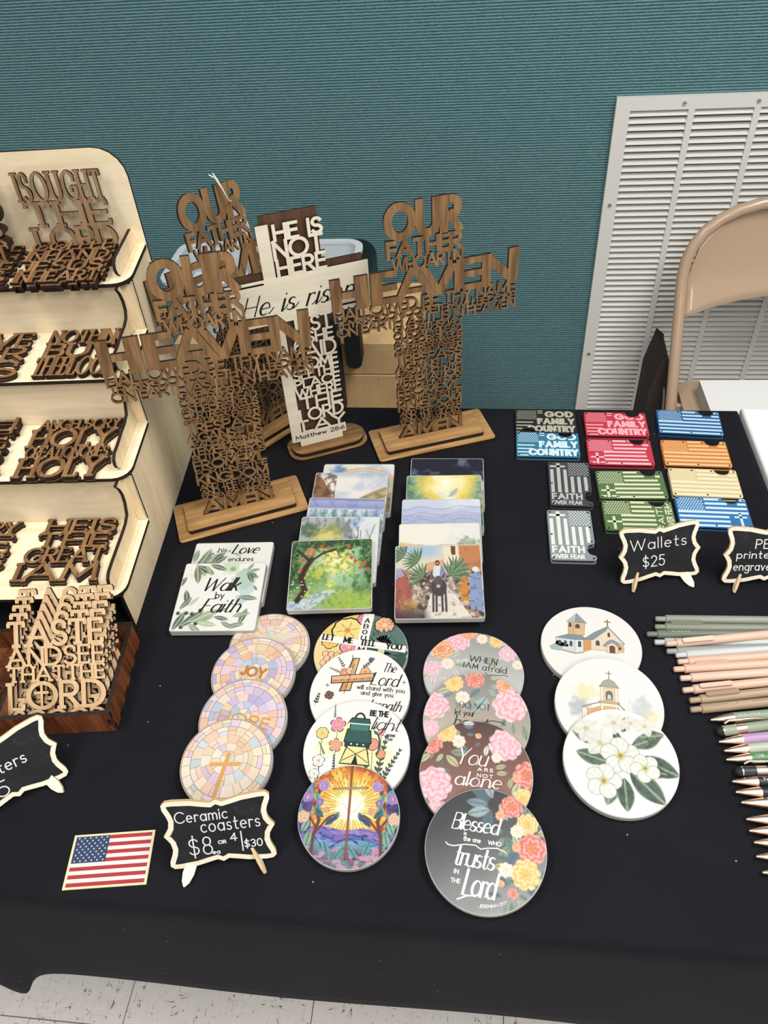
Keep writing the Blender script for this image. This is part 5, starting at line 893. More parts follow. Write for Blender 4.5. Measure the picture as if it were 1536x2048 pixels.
def ov_lantern(mb, R):
    z = Zp + .1; K_ = '1f2a2a'; G1, G2 = '2f5a54', '467c72'
    for x, y, r_, c, n_ in ((-22, 24, 7.5, 'e99ab4', 5), (-36, 14, 6, 'f0d98a', 7), (-21, 3, 6.5, 'f0a88a', 5), (-35, -14, 6, 'f4f3ee', 5), (15, 7, 6, 'ec9a90', 8), (24, -2, 4.6, 'e8a078', 7), (22, 20, 3.6, 'eaa0a0', 5), (-37, -27, 5, 'f4f3ee', 5)):
        stroke(mb, [(x, y), (x + 4, -40)], .5, z, '4a5a44'); bloom(mb, x, y, r_, n_, z + .05, c, 'e8b060', K_, .3, .34)
    for x, y, a, L_ in ((22, -30, 1.45, 44), (26, -30, 1.12, 36), (-18, -30, 1.7, 22), (-30, -8, 2.1, 14), (12, -30, 1.6, 26), (24, -34, 1.0, 18), (-26, 30, 1.7, 14)): sprig(mb, x, y, L_, a, z + .03, '49594a', 8, .14)
    z += .3
    stroke(mb, arc(-1, 31, 5, 7, -20, 200, 20), 1.8, z, K_)
    def slab(x0, x1, y0, y1, x2, x3, c, o=1.): mb.flat([(x0 - o, y0 - o), (x1 + o, y0 - o), (x3 + o, y1 + o), (x2 - o, y1 + o)], z, hx(K_)); mb.flat([(x0, y0), (x1, y0), (x3, y1), (x2, y1)], z + .04, hx(c))
    slab(-13, 13, 8, 20, -11, 11, G1); slab(-9, 9, 20, 27, -9, 9, G2); slab(-12, 10, 27, 32, -8, 8, G1); slab(-14, 14, -14, 3, -9, 9, 'f3e3a0'); slab(-11, 11, 3, 8, -12, 12, '22403e')
    slab(-20, -14, -12, 2, -12, -10, '9fb8b4', .5) if 0 else None
    stroke(mb, [(-13, -12), (10, 2)], .7, z + .1, K_); stroke(mb, [(13, -12), (-10, 2)], .7, z + .1, K_); stroke(mb, arc(13, 6, 9, 15, 80, -40, 15), 1.6, z + .1, '3f5a58'); mb.flat([(-3, -14), (0, -4), (3, -14)], z + .12, hx('1c1a1a')); mb.flat([(-12, 26), (12, 26), (12, 27.2), (-12, 27.2)], z + .12, hx('dfe8e0'))
    for x in (-6, 0, 6): mb.flat([(x + .9 * math.cos(t), 5.5 + .9 * math.sin(t)) for t in [k * PI / 4 for k in range(8)]], z + .15, hx('f3f3e8'))
    vtext(mb, 'BE THE', 8, 36, 19, 6.5, 1.4, z, '222020', gap=.16); vtext(mb, 'light', 11, 22, 28, 14, 1.15, z, '222020', 'script', thin=0.56, slant=.35, gap=.14); vtext(mb, 'MATTHEW', 27, 16, 9, 2.8, .5, z, '44403e'); vtext(mb, '5:14', 29, 12, 5, 2.8, .5, z, '44403e')
def ov_church1(mb, R):
    z = Zp + .1; S1, S2, D_, RF = 'e0b98c', 'e9d8bf', '4b545a', '8494a0'
    F_ = lambda P, c, dz=0: (mb.flat(P, z + dz, hx(c)), [stroke(mb, [P[i - 1], P[i]], .32, z + dz + .004, '8a8074') for i in range(len(P))])
    F_([(-40, -5), (-24, -5), (-24, -2), (-36, 2)], 'b9c9c9', 0); F_([(-37, -8), (-17, -12), (-17, 5), (-37, 6)], 'd5dadb'); F_([(-17, -12), (-8, -10), (-8, 6), (-17, 5)], 'e0e2e0', .01); F_([(-8, -10), (0, -6), (0, 7), (-8, 7)], 'd99d66', .02)
    F_([(0, -6), (34, -6), (34, 6), (18, 28), (0, 7)], S2, .03); F_([(22, -6), (34, -6), (34, 5), (22, 5)], 'eab98a', .04); F_([(-38, 6), (-24, 12), (-10, 12), (-4, 7), (-17, 5)], RF, .05); F_([(-8, 7), (4, 18), (19, 28), (17, 22), (2, 7)], '8795a0', .06)
    stroke(mb, [(-2, 7), (18, 27), (35, 5)], 1.4, z + .08, RF); F_([(-24, 12), (-7, 12), (-6, 29), (-24, 30)], S1, .07); F_([(-24, 12), (-18, 12), (-18, 30), (-24, 30)], 'd9b184', .08); F_([(-26, 29), (-4, 29), (-15, 42)], '8f9ca4', .1); F_([(-26, 29), (-17, 29), (-15, 42)], 'b4c0c6', .11)
    for x, y, w_, h_ in ((-14, 21, 5, 6), (-22, 22, 3, 6), (19, 13, 2.6, 6), (7, 0, 4, 7), (-12, -4, 3.4, 8), (-21, -4, 3, 7), (-27, -4, 3, 7), (-33, -3, 3, 6), (30, -3, 3, 5)): mb.flat([(x - w_ / 2, y)] + [(x + w_ / 2, y)] + arc(x, y + h_ - w_ / 2, w_ / 2, w_ / 2, 0, 180, 45), z + .13, hx(D_))
    F_([(12, 0), (17, 7), (22, 10), (29, 6), (31, 0)], '8f9ca4', .14); F_([(16, -8), (28, -8), (28, 1), (22, 6), (16, 1)], S2, .15); mb.flat([(19, -8), (25, -8)] + arc(22, -1, 3, 3, 0, 180, 30), z + .17, hx('7a4f3e')); stroke(mb, [(18, 28), (18, 37)], 1.3, z + .1, 'a07050'); stroke(mb, [(14.5, 33.5), (21.5, 33.5)], 1.3, z + .1, 'a07050')
    stroke(mb, [(-37, -9), (-17, -13), (-8, -11)], .7, z + .18, '6b7478'); F_([(-42, -10), (-34, -11), (-30, -6), (-38, -3), (-43, -6)], 'a9bcbc', .19)
def ov_church2(mb, R):
    z = Zp + .1; S1, S2, D_ = 'e6bd8c', 'efe4cf', '6b7276'; F_ = lambda P, c, dz=0: (mb.flat(P, z + dz, hx(c)), [stroke(mb, [P[i - 1], P[i]], .32, z + dz + .004, '8a8074') for i in range(len(P))])
    F_([(-22, -30), (-7, -30), (-7, -2), (-22, -8)], 'e2b078'); F_([(8, -30), (20, -30), (20, -14), (8, -2)], 'dfa873'); F_([(-26, -30), (-21, -30), (-21, -6), (-26, -6)], S2, .02); F_([(20, -30), (23, -30), (23, -12), (20, -13)], S2, .02)
    F_([(-8, -30), (9, -30), (9, 20), (-8, 20)], S2, .03); F_([(-5, -28), (6, -28), (6, -2), (-5, -2)], S1, .04); F_([(-5, 4), (6, 4), (6, 18), (-5, 18)], 'e9cfa0', .04); F_([(-9.5, 1), (10.5, 1), (10.5, 3.4), (-9.5, 3.4)], 'c4ae86', .06); F_([(-9.5, 19), (10.5, 19), (6, 26), (.5, 29), (-5, 26)], 'a9a898', .06)
    mb.flat([(-3, 5), (4, 5)] + arc(.5, 12, 3.5, 3.5, 0, 180, 22), z + .08, hx(D_)); mb.flat([(-1.5, 6), (2.5, 6), (1.6, 11), (-.6, 11)], z + .1, hx('d8d4c4')); mb.flat([(-2, -28), (3, -28), (3, -22), (.5, -18), (-2, -22)], z + .08, hx('9aa8a4')); stroke(mb, [(.5, 29), (.5, 38)], .7, z + .05, '6b6258'); stroke(mb, [(-2.8, 35), (3.8, 35)], .7, z + .05, '6b6258'); stroke(mb, [(-26, -5), (-8, 2)], .9, z + .1, '8f7a60'); stroke(mb, [(9, 2), (21, -11)], .9, z + .1, '8f7a60')
COASTER_PARTS = {}
def round_coaster(label, R, l, r, t, zc, tilt, th, art, overlay, group, yaw=0, res=(52, 190), prev=None):
    """place the disc so that its rim falls on the given left, right and top of the photograph's outline at height zc"""
    x, y = at((l + r) / 2, t + (r - l) * .47, zc)[:2]
    m = frame(x, y, zc, yaw, 90 - tilt) @ Matrix.Translation((0, 0, -th * .001)); c = thing('round_coaster', label, 'coaster', m, group)
    # centre correction in x/y so the projected outline matches
    def outline(m_):
        u, v = [], []
        for k in range(72):
            p = m_ @ Vector((R * .001 * math.cos(k * PI / 36), R * .001 * math.sin(k * PI / 36), th * .001)) - Vector((0, 0, TOP + CAMH * .001)); d = p.dot(FW); u.append(768 + 1557.7 * p.dot(RT) / d); v.append(1024 - 1557.7 * p.dot(UP) / d)
        return min(u), max(u), min(v)
    for _ in range(6):
        a, b_, tt = outline(m); dx = ((l + r) - (a + b_)) / 2; dy = t - tt; s_ = 2 * R / (b_ - a) * .001; m.translation.x += dx * s_; m.translation.y -= dy * s_ * 1.08
    c.matrix_world = m
    b = MB(); b.prism(arc(0, 0, R - .5, R - .5, 0, 355, 5), 0, .8, 0, 0); b.prism(arc(0, 0, R, R, 0, 355, 5), .8, th - .6, 0, 0); b.prism(arc(0, 0, R - .5, R - .5, 0, 355, 5), th - .6, th, 0, 0); b.build('disc', CERAM, c)
    b = MB()
    if art == 'mosaic': mosaic(b, R - .8, *overlay)
    else: painted(b, disc_grid(R - .6, *res), Zp, art, 2 * (R - .6))
    if callable(overlay): overlay(b, R)
    b.v = [(x_, y_, z_ + th) for x_, y_, z_ in b.v]; o = b.build('printed_face', PRINT, c, colattr=True); return m
def chain(R, th, offs, tl):
    """heights of the top face centre for coasters fanned over each other"""
    out = []; prev = None
    for k, t in enumerate(tl):
        s = math.tan(math.radians(t)); L = 2 * R
        if prev is None: zb = 0
        else: zb0, sp = prev; zb = max(0, zb0 + th * 1.02 - s * offs[k - 1], zb0 + th * 1.02 + sp * (L - offs[k - 1]) - s * L)
        prev = (zb, s); out.append((zb + s * R + th / math.cos(math.radians(t)), t))
    return out
G = 'round ceramic coasters'
z_ = chain(45, 7, [37, 56, 50], [0, 4, 6.5, 7])
for (lb, l, r, t, ov), (zc, tt) in zip([('round mosaic coaster with a white dove, rearmost of the pastel mosaic row', 457, 619, 1227, (3, PAL1, 'dove')), ('round pastel mosaic coaster with the word JOY', 421, 591, 1274.5, (5, PAL2, 'JOY')), ('round lilac mosaic coaster with the word HOPE', 395.7, 574.4, 1357.5, (8, PAL2, 'HOPE')), ('round cream mosaic coaster with a gold cross behind the ceramic coasters sign', 358, 546, 1436.6, (11, PAL1, 'cross'))], z_):
    round_coaster(lb, 45, l, r, t, zc, tt, 7, 'mosaic', ov, G, yaw=-8)
for (lb, R, l, r, t, art, ov, yw), (zc, tt) in zip([('round floral coaster with LET ME TELL YOU written across a white cross', 51.6, 627.8, 815.8, 1228, art_flowers, ov_tell, -4), ('round white coaster with a wooden cross and The Lord will stand with you', 52, 619, 820, 1298.6, art_plain('f3f1ed'), ov_stand, -3), ('round white coaster with a green lantern and BE THE light', 52, 606, 820, 1401, art_lantern, ov_lantern, -2), ('round stained glass coaster with a brown cross and white dove', 46.6, 596.7, 798, 1531, art_glass, None, 2)], chain(51.5, 7.5, [53, 68, 70], [0, 6, 6.5, 6.5])):
    round_coaster(lb, R, l, r, t, zc, tt, 7.5, art, ov, G, yaw=yw, res=(84, 300) if art is art_glass else (36, 120))
for (lb, l, r, t, art, ov, yw), (zc, tt) in zip([('round grey floral coaster reading WHEN I AM afraid', 847.8, 1047, 1265, art_when, ov_when, -8), ('round taupe floral coaster reading DO NOT let your', 846.4, 1060.2, 1346, art_notlet, ov_notlet, -4), ('round brown floral coaster reading You ARE NOT alone', 839, 1066, 1441.9, art_alone, ov_alone, -3), ('round charcoal floral coaster reading Blessed is the one WHO trusts IN THE Lord', 849.3, 1094.5, 1577.5, art_blessed, ov_blessed, -5)], chain(52.8, 7.5, [54, 59, 74], [0, 6, 7, 6.5])):
    round_coaster(lb, 52.8, l, r, t, zc, tt, 7.5, art, ov, G, yaw=yw, res=(74, 280))
for (lb, l, r, t, art, ov), (zc, tt) in zip([('round white coaster with a church and bell tower, rearmost of the white row', 1081.8, 1284.6, 1213.5, art_church, ov_church1), ('round white coaster with a single towered chapel between pale trees', 1109.9, 1328.4, 1316, art_trees, ov_church2), ('round white coaster with white flowers and dark green leaves', 1126.7, 1358.7, 1417.8, art_hellebore, None)], chain(53, 7.5, [70, 70], [0, 5.5, 6])):
    round_coaster(lb, 53, l, r, t, zc, tt, 7.5, art, ov, G, yaw=-4, res=(80, 280) if art is art_hellebore else (60, 150) if art is art_trees else (10, 90))
def tile(label, tl, tr, zc, tilt, art, ov, n=96, S=99, th=8.):
    zb = zc + math.sin(math.radians(tilt)) * S / 2; a = at(*tl, zb); b_ = at(*tr, zb); mid = (a + b_) / 2; yaw = math.degrees(math.atan2(b_.y - a.y, b_.x - a.x))
    m = frame(mid.x, mid.y, zb, yaw, 90 - tilt) @ Matrix.Translation((0, -S / 2 * .001, -th * .001)); c = thing('square_tile_coaster', label, 'coaster', m, 'square ceramic tile coasters')
    S = (b_ - a).length * .5 + S * .5; b = MB(); b.prism(rrect(-S / 2, -S / 2, S / 2, S / 2, 3, 30), 0, th, 0, 0); b.build('tile_body', CERAM, c, bevel=.6)
    b = MB(); painted(b, sq_grid(S - 1.6, n, 2.5), Zp, art, S - 1.6)
    if ov: ov(b)
    b.v = [(x, y, z + th) for x, y, z in b.v]; b.build('printed_face', PRINT, c, colattr=True)
zz = chain(49.5, 8, [18, 50, 37, 42], [0, 4, 8, 8.5, 8.5])
for (lb, a, b_, art, n), (zc, tt) in zip([('square picture tile with a rainbow, rearmost of the left stack', (650.2, 927.8), (788.6, 927.8), art_rainbow, 60), ('square picture tile of a brown valley under pale sky', (633, 945), (776.8, 945), art_valley, 80), ('square picture tile of parted blue sea waves', (621, 994), (770.5, 997.4), art_sea, 90), ('square picture tile of grey rocks and a yellow green tree', (605.8, 1032.6), (759, 1032.6), art_rocks, 90), ('square picture tile of a sunlit garden with an apple tree', (586.4, 1081), (743.3, 1075.3), art_garden, 150)], zz): tile(lb, a, b_, zc, tt, art, None, n)
zz = chain(49.5, 8, [35, 48, 44, 41], [0, 5, 7.5, 8, 8])
for (lb, a, b_, art, n), (zc, tt) in zip([('square picture tile of dark clouds above three small crosses', (823, 917), (966.8, 917.2), art_darksky, 80), ('square picture tile of a dove in yellow light', (814.4, 951), (961.9, 949.3), art_dove, 90), ('square picture tile of lavender mountains', (805, 998.8), (959.6, 997.4), art_mount, 90), ('square picture tile of a sandy desert with a tree', (799.2, 1047.5), (958.2, 1044.7), art_desert, 90), ('square picture tile of a bearded man riding a donkey through a crowd', (789.7, 1093), (961.7, 1089.5), art_palm, 150)], zz): tile(lb, a, b_, zc, tt, art, None, n)
def ov_love(b):
    z = .25; vtext(b, 'his', -19, 33, 11, 8, 1, z, '2b2b2b', gap=.2); vtext(b, 'Love', -2, 30, 34, 16, 2.2, z, '1c1c1c', 'script', thin=.9, slant=.35, gap=.16); vtext(b, 'endures', -4, 17, 32, 8, 1, z, '3b3b3b', gap=.18)
def ov_walk(b):
    z = .25; vtext(b, 'Walk', -24, 7, 44, 20, 2.4, z, '1c1c1c', 'script', thin=.9, slant=.4, gap=.16); vtext(b, 'by', -5, -4, 11, 10, 1.2, z, '222222', gap=.2); vtext(b, 'Faith', -20, -24, 46, 20, 2.4, z, '1c1c1c', 'script', thin=.9, slant=.4, gap=.18)
tile('white square tile reading his Love endures, under the Walk by Faith tile', (394, 1086.6), (548, 1083.7), 8, 0, art_love, ov_love, 90)
tile('white square tile with green leaves reading Walk by Faith', (373.1, 1127.2), (533.6, 1125), 14.4, 3.2, art_leaves, ov_walk, 150)
# ================================================================== METAL WALLETS
def wallet_outline(w=86., h=54., r=3., fl=3.):
    cx, R_, dp = 25., 9.5, 10.
    P = arc(w / 2 - r, h / 2 - r, r, r, 0, 90, 30)
    P += [(cx + R_ + 2.2, h / 2), (cx + R_ + .4, h / 2 - 1), (cx + R_ - .3, h / 2 - 3)] + [(cx + (R_ - .4) * math.cos(math.radians(a)), h / 2 - 3 - (dp - 3) * math.sin(math.radians(a))) for a in range(15, 180, 15)] + [(cx - R_ + .3, h / 2 - 3), (cx - R_ - .4, h / 2 - 1), (cx - R_ - 2.2, h / 2)]
    P += arc(-w / 2 + r, h / 2 - r, r, r, 90, 180, 30) + arc(-w / 2 + r, -h / 2 + r, r, r, 180, 270, 30) + arc(w / 2 - r, -h / 2 + r, r, r, 270, 360, 30); return P
WO = wallet_outline(); WI = [(x * .97, y * .95 if y < 0 else y * .95) for x, y in WO]
def metal(name, c): return mat(name, hx(c), .38, .25, spec=.5)
def wallet(label, x, y, rot, face, eng, design, k=0):
    """k = how many quarter turns the engraved picture is turned against the card"""
    t = thing('card_wallet', label, 'wallet', frame(x, y, 0, rot, 90), 'engraved metal card wallets'); fm, em = metal('anodised_' + face, face), mat('engraving_' + eng, hx(eng), .5, .1)
    b = MB(); b.prism(WO, 0, 1.5, 0, 0); b.build('back_plate', fm, t)
    b = MB(); b.prism(WI, 1.5, 5.2, 0, 0); b.build('elastic_core', mat('black_elastic', hx('101013'), .8), t)
    b = MB(); b.prism(WO, 5.2, 6.8, 0, 0); b.build('front_plate', fm, t, bevel=.25)
    e = MB(); a = k * PI / 2; ca, sa = round(math.cos(a)), round(math.sin(a)); W_, H_ = (86, 54) if k % 2 == 0 else (54, 86)
    def T(P): return [(p * ca - q * sa, p * sa + q * ca) for p, q in P]
    def notch(p): return (math.hypot((p[0] - 25) / 10.6, (p[1] - 27) / 11) < 1)
    z = 6.88
    def rect(x0, y0, x1, y1):
        n_ = max(1, int(max(x1 - x0, y1 - y0) / 2)); hor = (x1 - x0) > (y1 - y0)
        for i in range(n_):
            P = [(x0 + (x1 - x0) * i / n_, y0), (x0 + (x1 - x0) * (i + 1) / n_, y0), (x0 + (x1 - x0) * (i + 1) / n_, y1), (x0 + (x1 - x0) * i / n_, y1)] if hor else [(x0, y0 + (y1 - y0) * i / n_), (x1, y0 + (y1 - y0) * i / n_), (x1, y0 + (y1 - y0) * (i + 1) / n_), (x0, y0 + (y1 - y0) * (i + 1) / n_)]
            P = T(P)
            if not any(notch(p) for p in P): e.add([(u, v, z) for u, v in P], [(0, 1, 2, 3)], 0)
    def stars(x0, y0, x1, y1, nx, ny, r):
        for j in range(ny):
            for i in range(nx - j % 2):
                cx, cy = x0 + (i + .5 + (j % 2) * .5) * (x1 - x0) / nx, y0 + (j + .5) * (y1 - y0) / ny; P = T([(cx + r * math.cos(q * PI / 3), cy + r * math.sin(q * PI / 3)) for q in range(6)])
                if not any(notch(p) for p in P): e.add([(u, v, z) for u, v in P], [tuple(range(6))], 0)
    def tx(s, x0, y0, w_, h_, wt, **kk):
        m0 = MB(); text(m0, s, x0, y0, w_, h_, wt, None, z + .05, **kk)
        for f in m0.f:
            P = T([m0.v[i][:2] for i in f])
            if not any(notch(p) for p in P): e.add([(u, v, m0.v[i][2]) for (u, v), i in zip(P, f)], [tuple(range(len(f)))], 0)
    X, Y = W_ / 2 - 1.2, H_ / 2 - 1.2
    if design in ('flag', 'crossflag'):
        stars(-X, 1.5, -X + 33, Y, 10, 8, 1.15)
        for i in range(7):
            y1 = Y - i * (2 * Y / 6.5); y0 = y1 - 2 * Y / 13
            x0 = -X + 34 if y0 > 1 else -X
            if design == 'crossflag' and y0 < 1: x0 = -X + 20
            rect(x0, max(y0, -Y), X - (rnd.uniform(2, 8) if design == 'crossflag' else 0), y1)
        if design == 'crossflag': rect(-X + 9, -Y + 1, -X + 12.4, -2); rect(-X + 2, -13, -X + 20, -9.8); rect(-X + 1, -Y + 2, -X + 8, -Y + 5); rect(-X + 14, -Y + 2, -X + 24, -Y + 5)
    elif design == 'flagcross':
        stars(-X, 1.5, -X + 33, Y, 10, 8, 1.15)
        for i in range(7):
            y1 = Y - i * (2 * Y / 6.5); y0 = y1 - 2 * Y / 13; rect(-X + 34 if y0 > 1 else -X, max(y0, -Y), X if y0 > -6 else X - 24, y1)
        rect(X - 12, -Y + 1, X - 9, 0); rect(X - 18, -9, X - 3, -6)
    elif design == 'flagtext':
        stars(-X, 1.5, -X + 33, Y, 10, 8, 1.15)
        for i in range(7):
            y1 = Y - i * (2 * Y / 6.5); y0 = y1 - 2 * Y / 13; rect(-X + 34 if y0 > 1 else -X + 20, max(y0, -Y), X - 22, y1)
        rect(-X + 9, -Y + 1, -X + 12.4, -2); rect(-X + 2, -13, -X + 20, -9.8)
        tx('FAITH', -22, X * 0 - X + 1 + 3 - 3, 44, 9, 1.8, tf=lambda p: (-p[1] - 22 + 44, p[0])) if False else None
        for s_, xx in (('FAITH', X - 20), ('OVER FEAR', X - 9)): tx(s_, -Y + 2, 0, 2 * Y - 4, 8.4, 1.6, gap=.3, tf=lambda p, xx=xx: (xx - p[1] + 8.4, p[0]))
    elif design == 'gfc':
        stars(-X, 4, -X + 30, Y, 9, 7, 1.1)
        for i, (a_, b_) in enumerate(((Y - 2, Y), (Y - 7, Y - 5), (3, 5.4), (-4, -1.5), (-11.5, -9), (-19, -16.5), (-Y, -Y + 2.4))): rect(-X if a_ < 3 else -X + 31, a_, (-X + 27 - (i - 2) * 3) if a_ < 3 else -X + 38, b_)
        tx('GOD', -1, 10, 41, 14, 4.0, thin=3.2, gap=.42); tx('FAMILY', -12, -7, 53, 14, 3.8, thin=3.0, gap=.42); tx('COUNTRY', -27, -24.6, 68, 14.5, 4.0, thin=3.2, gap=.36)
    elif design == 'faith':
        stars(-X + 24, Y - 26, X, Y, 7, 9, 1.1); x_ = -X + 2
        for i in range(6):
            x0 = -X + 1 + i * 8.6
            if i == 1: rect(x0, -18, x0 + 4.6, Y - 1)
            else: rect(x0, -18, x0 + 4.4, Y - 28 if i > 2 else Y - 14)
        rect(-X + 1, Y - 9.5, -X + 21, Y - 5.8)
        tx('FAITH', -X + 1, -31.5, 2 * X - 12.5, 12, 2.6, gap=.38); tx('OVER FEAR', -X + .5, -41, 2 * X - 13, 7.6, 1.5, gap=.24)
    e.build('engraving', em, t)
    for px, py in ((-39.5, 23.5), (-13, 23.5), (11.5, 23.5), (39.5, 23.5), (-39.5, -23.5), (0, -23.5), (39.5, -23.5)):
        b = MB(); b.prism(arc(px, py, 1.35, 1.35, 0, 330, 30), 6.7, 7.0, 0, 0); b.build('screw', SCREW, t)
wallet('black card wallet reading GOD FAMILY COUNTRY, in the back left corner of the wallets', 103.4, 918.8, 179.6, '2b2a28', 'b3ac98', 'gfc', 2)
wallet('light blue card wallet reading GOD FAMILY COUNTRY, below the black one', 103.6, 866, -.6, '3f7f9e', 'cfe3ea', 'gfc')
wallet('red card wallet reading GOD FAMILY COUNTRY', 201.8, 914.3, -.5, 'cf3f50', 'efaab2', 'gfc')
wallet('blue card wallet with a plain flag, farthest back at the right', 303.6, 920, -3.6, '2c6299', 'b9d3e6', 'flag')
wallet('red card wallet with a flag and a small cross', 200, 851.2, -.5, 'cf3f52', 'f2b6bc', 'crossflag')
wallet('orange card wallet with a flag', 299.6, 851.1, -1.6, 'd98a42', 'f0bc8c', 'flag')
wallet('olive green card wallet with a flag and small cross, the farther one', 206.6, 784.8, 1.3, '5f7a4e', 'd3d3ae', 'crossflag')
wallet('pale gold card wallet with a faint flag', 300.1, 791.2, -1.8, 'e3cd9e', 'ecdcb8', 'flag')
wallet('blue card wallet with a flag and cross, nearest in the right column', 299.6, 735.6, -1.2, '3f78b0', 'c3dcec', 'flagcross')
wallet('olive green card wallet half behind the Wallets $25 sign', 208.5, 726.5, .5, '5f7a4e', 'd3d3ae', 'flagtext')
wallet('dark grey card wallet standing lengthwise reading FAITH OVER FEAR', 128.3, 784.5, -90.6, '4a4b4b', 'b4b4b0', 'faith', 1)
wallet('silver card wallet standing lengthwise reading FAITH OVER FEAR', 122.7, 689.8, -89.6, '8f989b', 'dcdcd2', 'faith', 1)
# ================================================================== CHALKBOARD SIGNS
def bracket(W_, H_, s=0.):
    """the scalloped outline of the little signs, s = inset"""
    w_, h_ = W_ / 2, H_ / 2; Q = [(0, h_ - 4.5), (5, h_ - 5.2), (12, h_ - 3.6), (22, h_ - 1.2), (w_ - 10, h_ + .2), (w_ - 4, h_ - .2), (w_ - .8, h_ - 3.2), (w_ - 1.2, h_ - 8), (w_ - 4, h_ - 15), (w_ - 5.2, h_ - 20), (w_ - 4.2, 8), (w_ - 1.6, 3.5), (w_ + .8, 0)]
    Q[0] = (0, h_ - 2.6); P = Q + [(x, -y) for x, y in Q[-2::-1]]; P = P + [(-x, y) for x, y in P[-2:0:-1]]
    if s:
        n = len(P); out = []
        for i in range(n):
            a, c = P[i - 1], P[(i + 1) % n]; dx, dy = c[0] - a[0], c[1] - a[1]; l = math.hypot(dx, dy); out.append((P[i][0] - dy / l * -s * -1 * -1, P[i][1] + dx / l * -s)) if False else out.append((P[i][0] - s * (-dy / l) * -1, P[i][1] - s * (dx / l) * -1))
        A = lambda q: abs(sum(q[i][0] * q[(i + 1) % n][1] - q[(i + 1) % n][0] * q[i][1] for i in range(n)))
        if A(out) > A(P): out = [(2 * p[0] - o_[0], 2 * p[1] - o_[1]) for p, o_ in zip(P, out)]
        return out[::-1]
    return P[::-1]
def sign(label, x, y, yaw, tilt, roll, writing, W_=95., H_=69., broad=-1):
    t = thing('chalkboard_sign', label, 'sign', frame(x, y, 4, yaw, tilt, roll), 'small chalkboard signs')
    up = lambda P: [(a, b_ + H_ / 2) for a, b_ in P]
    b = MB(); b.ring(up(bracket(W_, H_)), up(bracket(W_, H_, 4.6)), 0, 3.2, 0, 1); b.build('frame', [CREAMP, mat('toasted_ply_edge', hx('c9a878'), .6)], t)
    b = MB(); b.prism(up(bracket(W_, H_, 4.5)), .2, 2.9, 0, 0); b.build('board', CHALK, t)
    c = MB(); writing(c); c.build('chalk_writing', CHINK, t)
    ti = math.radians(tilt)
    ya = math.radians(yaw); u = Vector((math.cos(ya), math.sin(ya), 0)); f_ = Vector((math.sin(ya), -math.cos(ya), 0)); k_ = Vector((0, 0, 1)); O = Vector((x, y, 0))
    for sx in (-1, 1):      # the two splayed feet, standing on the cloth
        S_ = O + u * (sx * W_ * .27) + k_ * 9 - f_ * 7; E_ = O + u * (sx * W_ * .38) + k_ * .6 + f_ * 16.5; d = (E_ - S_); L_ = d.length; d.normalize()
        n_ = (f_ + k_ * .9 - u * sx * .2) if sx == broad else (u * sx + f_ * .35); n_ = (n_ - d * n_.dot(d)).normalized(); w_ = n_.cross(d)
        b = MB(); b.prism([(0, -4.6), (L_ * .6, -5), (L_ * .85, -3.4), (L_, -.6), (L_, .6), (L_ * .85, 3.4), (L_ * .6, 5), (0, 4.6)], -1.3, 1.3, 0, 1)
        o = b.build('foot', [CREAMP, mat('toasted_ply_edge', hx('c9a878'), .6)], t); q = Matrix((d, w_, n_)).transposed().to_4x4(); q.translation = S_ * .001 + Vector((0, 0, TOP)); lift = 1.4 if sx == broad else 3.2; q.translation += k_ * lift * .001
        o.matrix_basis = t.matrix_world.inverted() @ q
    return t
HW = dict(st=20, gap=.26)
def wr_ceramic(c):
    z = 3.0; f_ = lambda s, x, y, w_, h_, wt, **k: text(c, s, x, y, w_, h_, wt, None, z, 'sans', **{**HW, **k})
    f_('Ceramic', -37, 46, 46, 12, 1.1); f_('coasters', -16, 34, 52, 14, 1.1); f_('$8', -29, 11, 21, 19, 1.2); f_('ea', -9, 10.5, 7, 5, .9); f_('OR', -3, 20.5, 7.5, 4, .9); f_('4', 8, 22, 6.5, 8.5, 1.1); f_('/', 16.5, 13, 3, 17, 1.2); f_('$30', 19.5, 13.5, 16.5, 8.5, 1.1)
def wr_wallets(c):
    z = 3.0; f_ = lambda s, x, y, w_, h_, wt: text(c, s, x, y, w_, h_, wt, None, z, 'sans', **HW); f_('Wallets', -34, 39, 65, 14, 1.1); f_('$25', -20, 17, 26, 14, 1.2)
def wr_pens(c):
    z = 3.0; f_ = lambda s, x, y, w_, h_, wt: text(c, s, x, y, w_, h_, wt, None, z, 'sans', **HW); f_('PENS', -15, 42, 34, 12, 1.2); f_('printed', -34, 30, 44, 10, 1.1); f_('engraved', -36, 15, 48, 11, 1.1)
def wr_laser(c):
    z = 3.0; f_ = lambda s, x, y, w_, h_, wt: text(c, s, x, y, w_, h_, wt, None, z, 'sans', **HW); f_('l', -3, 46, 2, 11, 1.1); f_('coasters', -39, 31, 58, 13, 1.2); f_('5', -16, 9, 11, 16, 1.2)
sign('small chalkboard sign reading Ceramic coasters $8 or 4/$30', -211.2, 269.8, 13, 27, 2.4, wr_ceramic)
sign('small chalkboard sign reading Wallets $25', 217.9, 624.9, 10, 25, -1.9, wr_wallets, 92.6, 67, 1)
sign('small chalkboard sign about printed and engraved pens at the right edge', 332.7, 625.5, 3, 22, 0, wr_pens, broad=1)
sign('small chalkboard sign at the left edge in front of the brown tray', -425, 315, 37, 33, 1, wr_laser, broad=1)
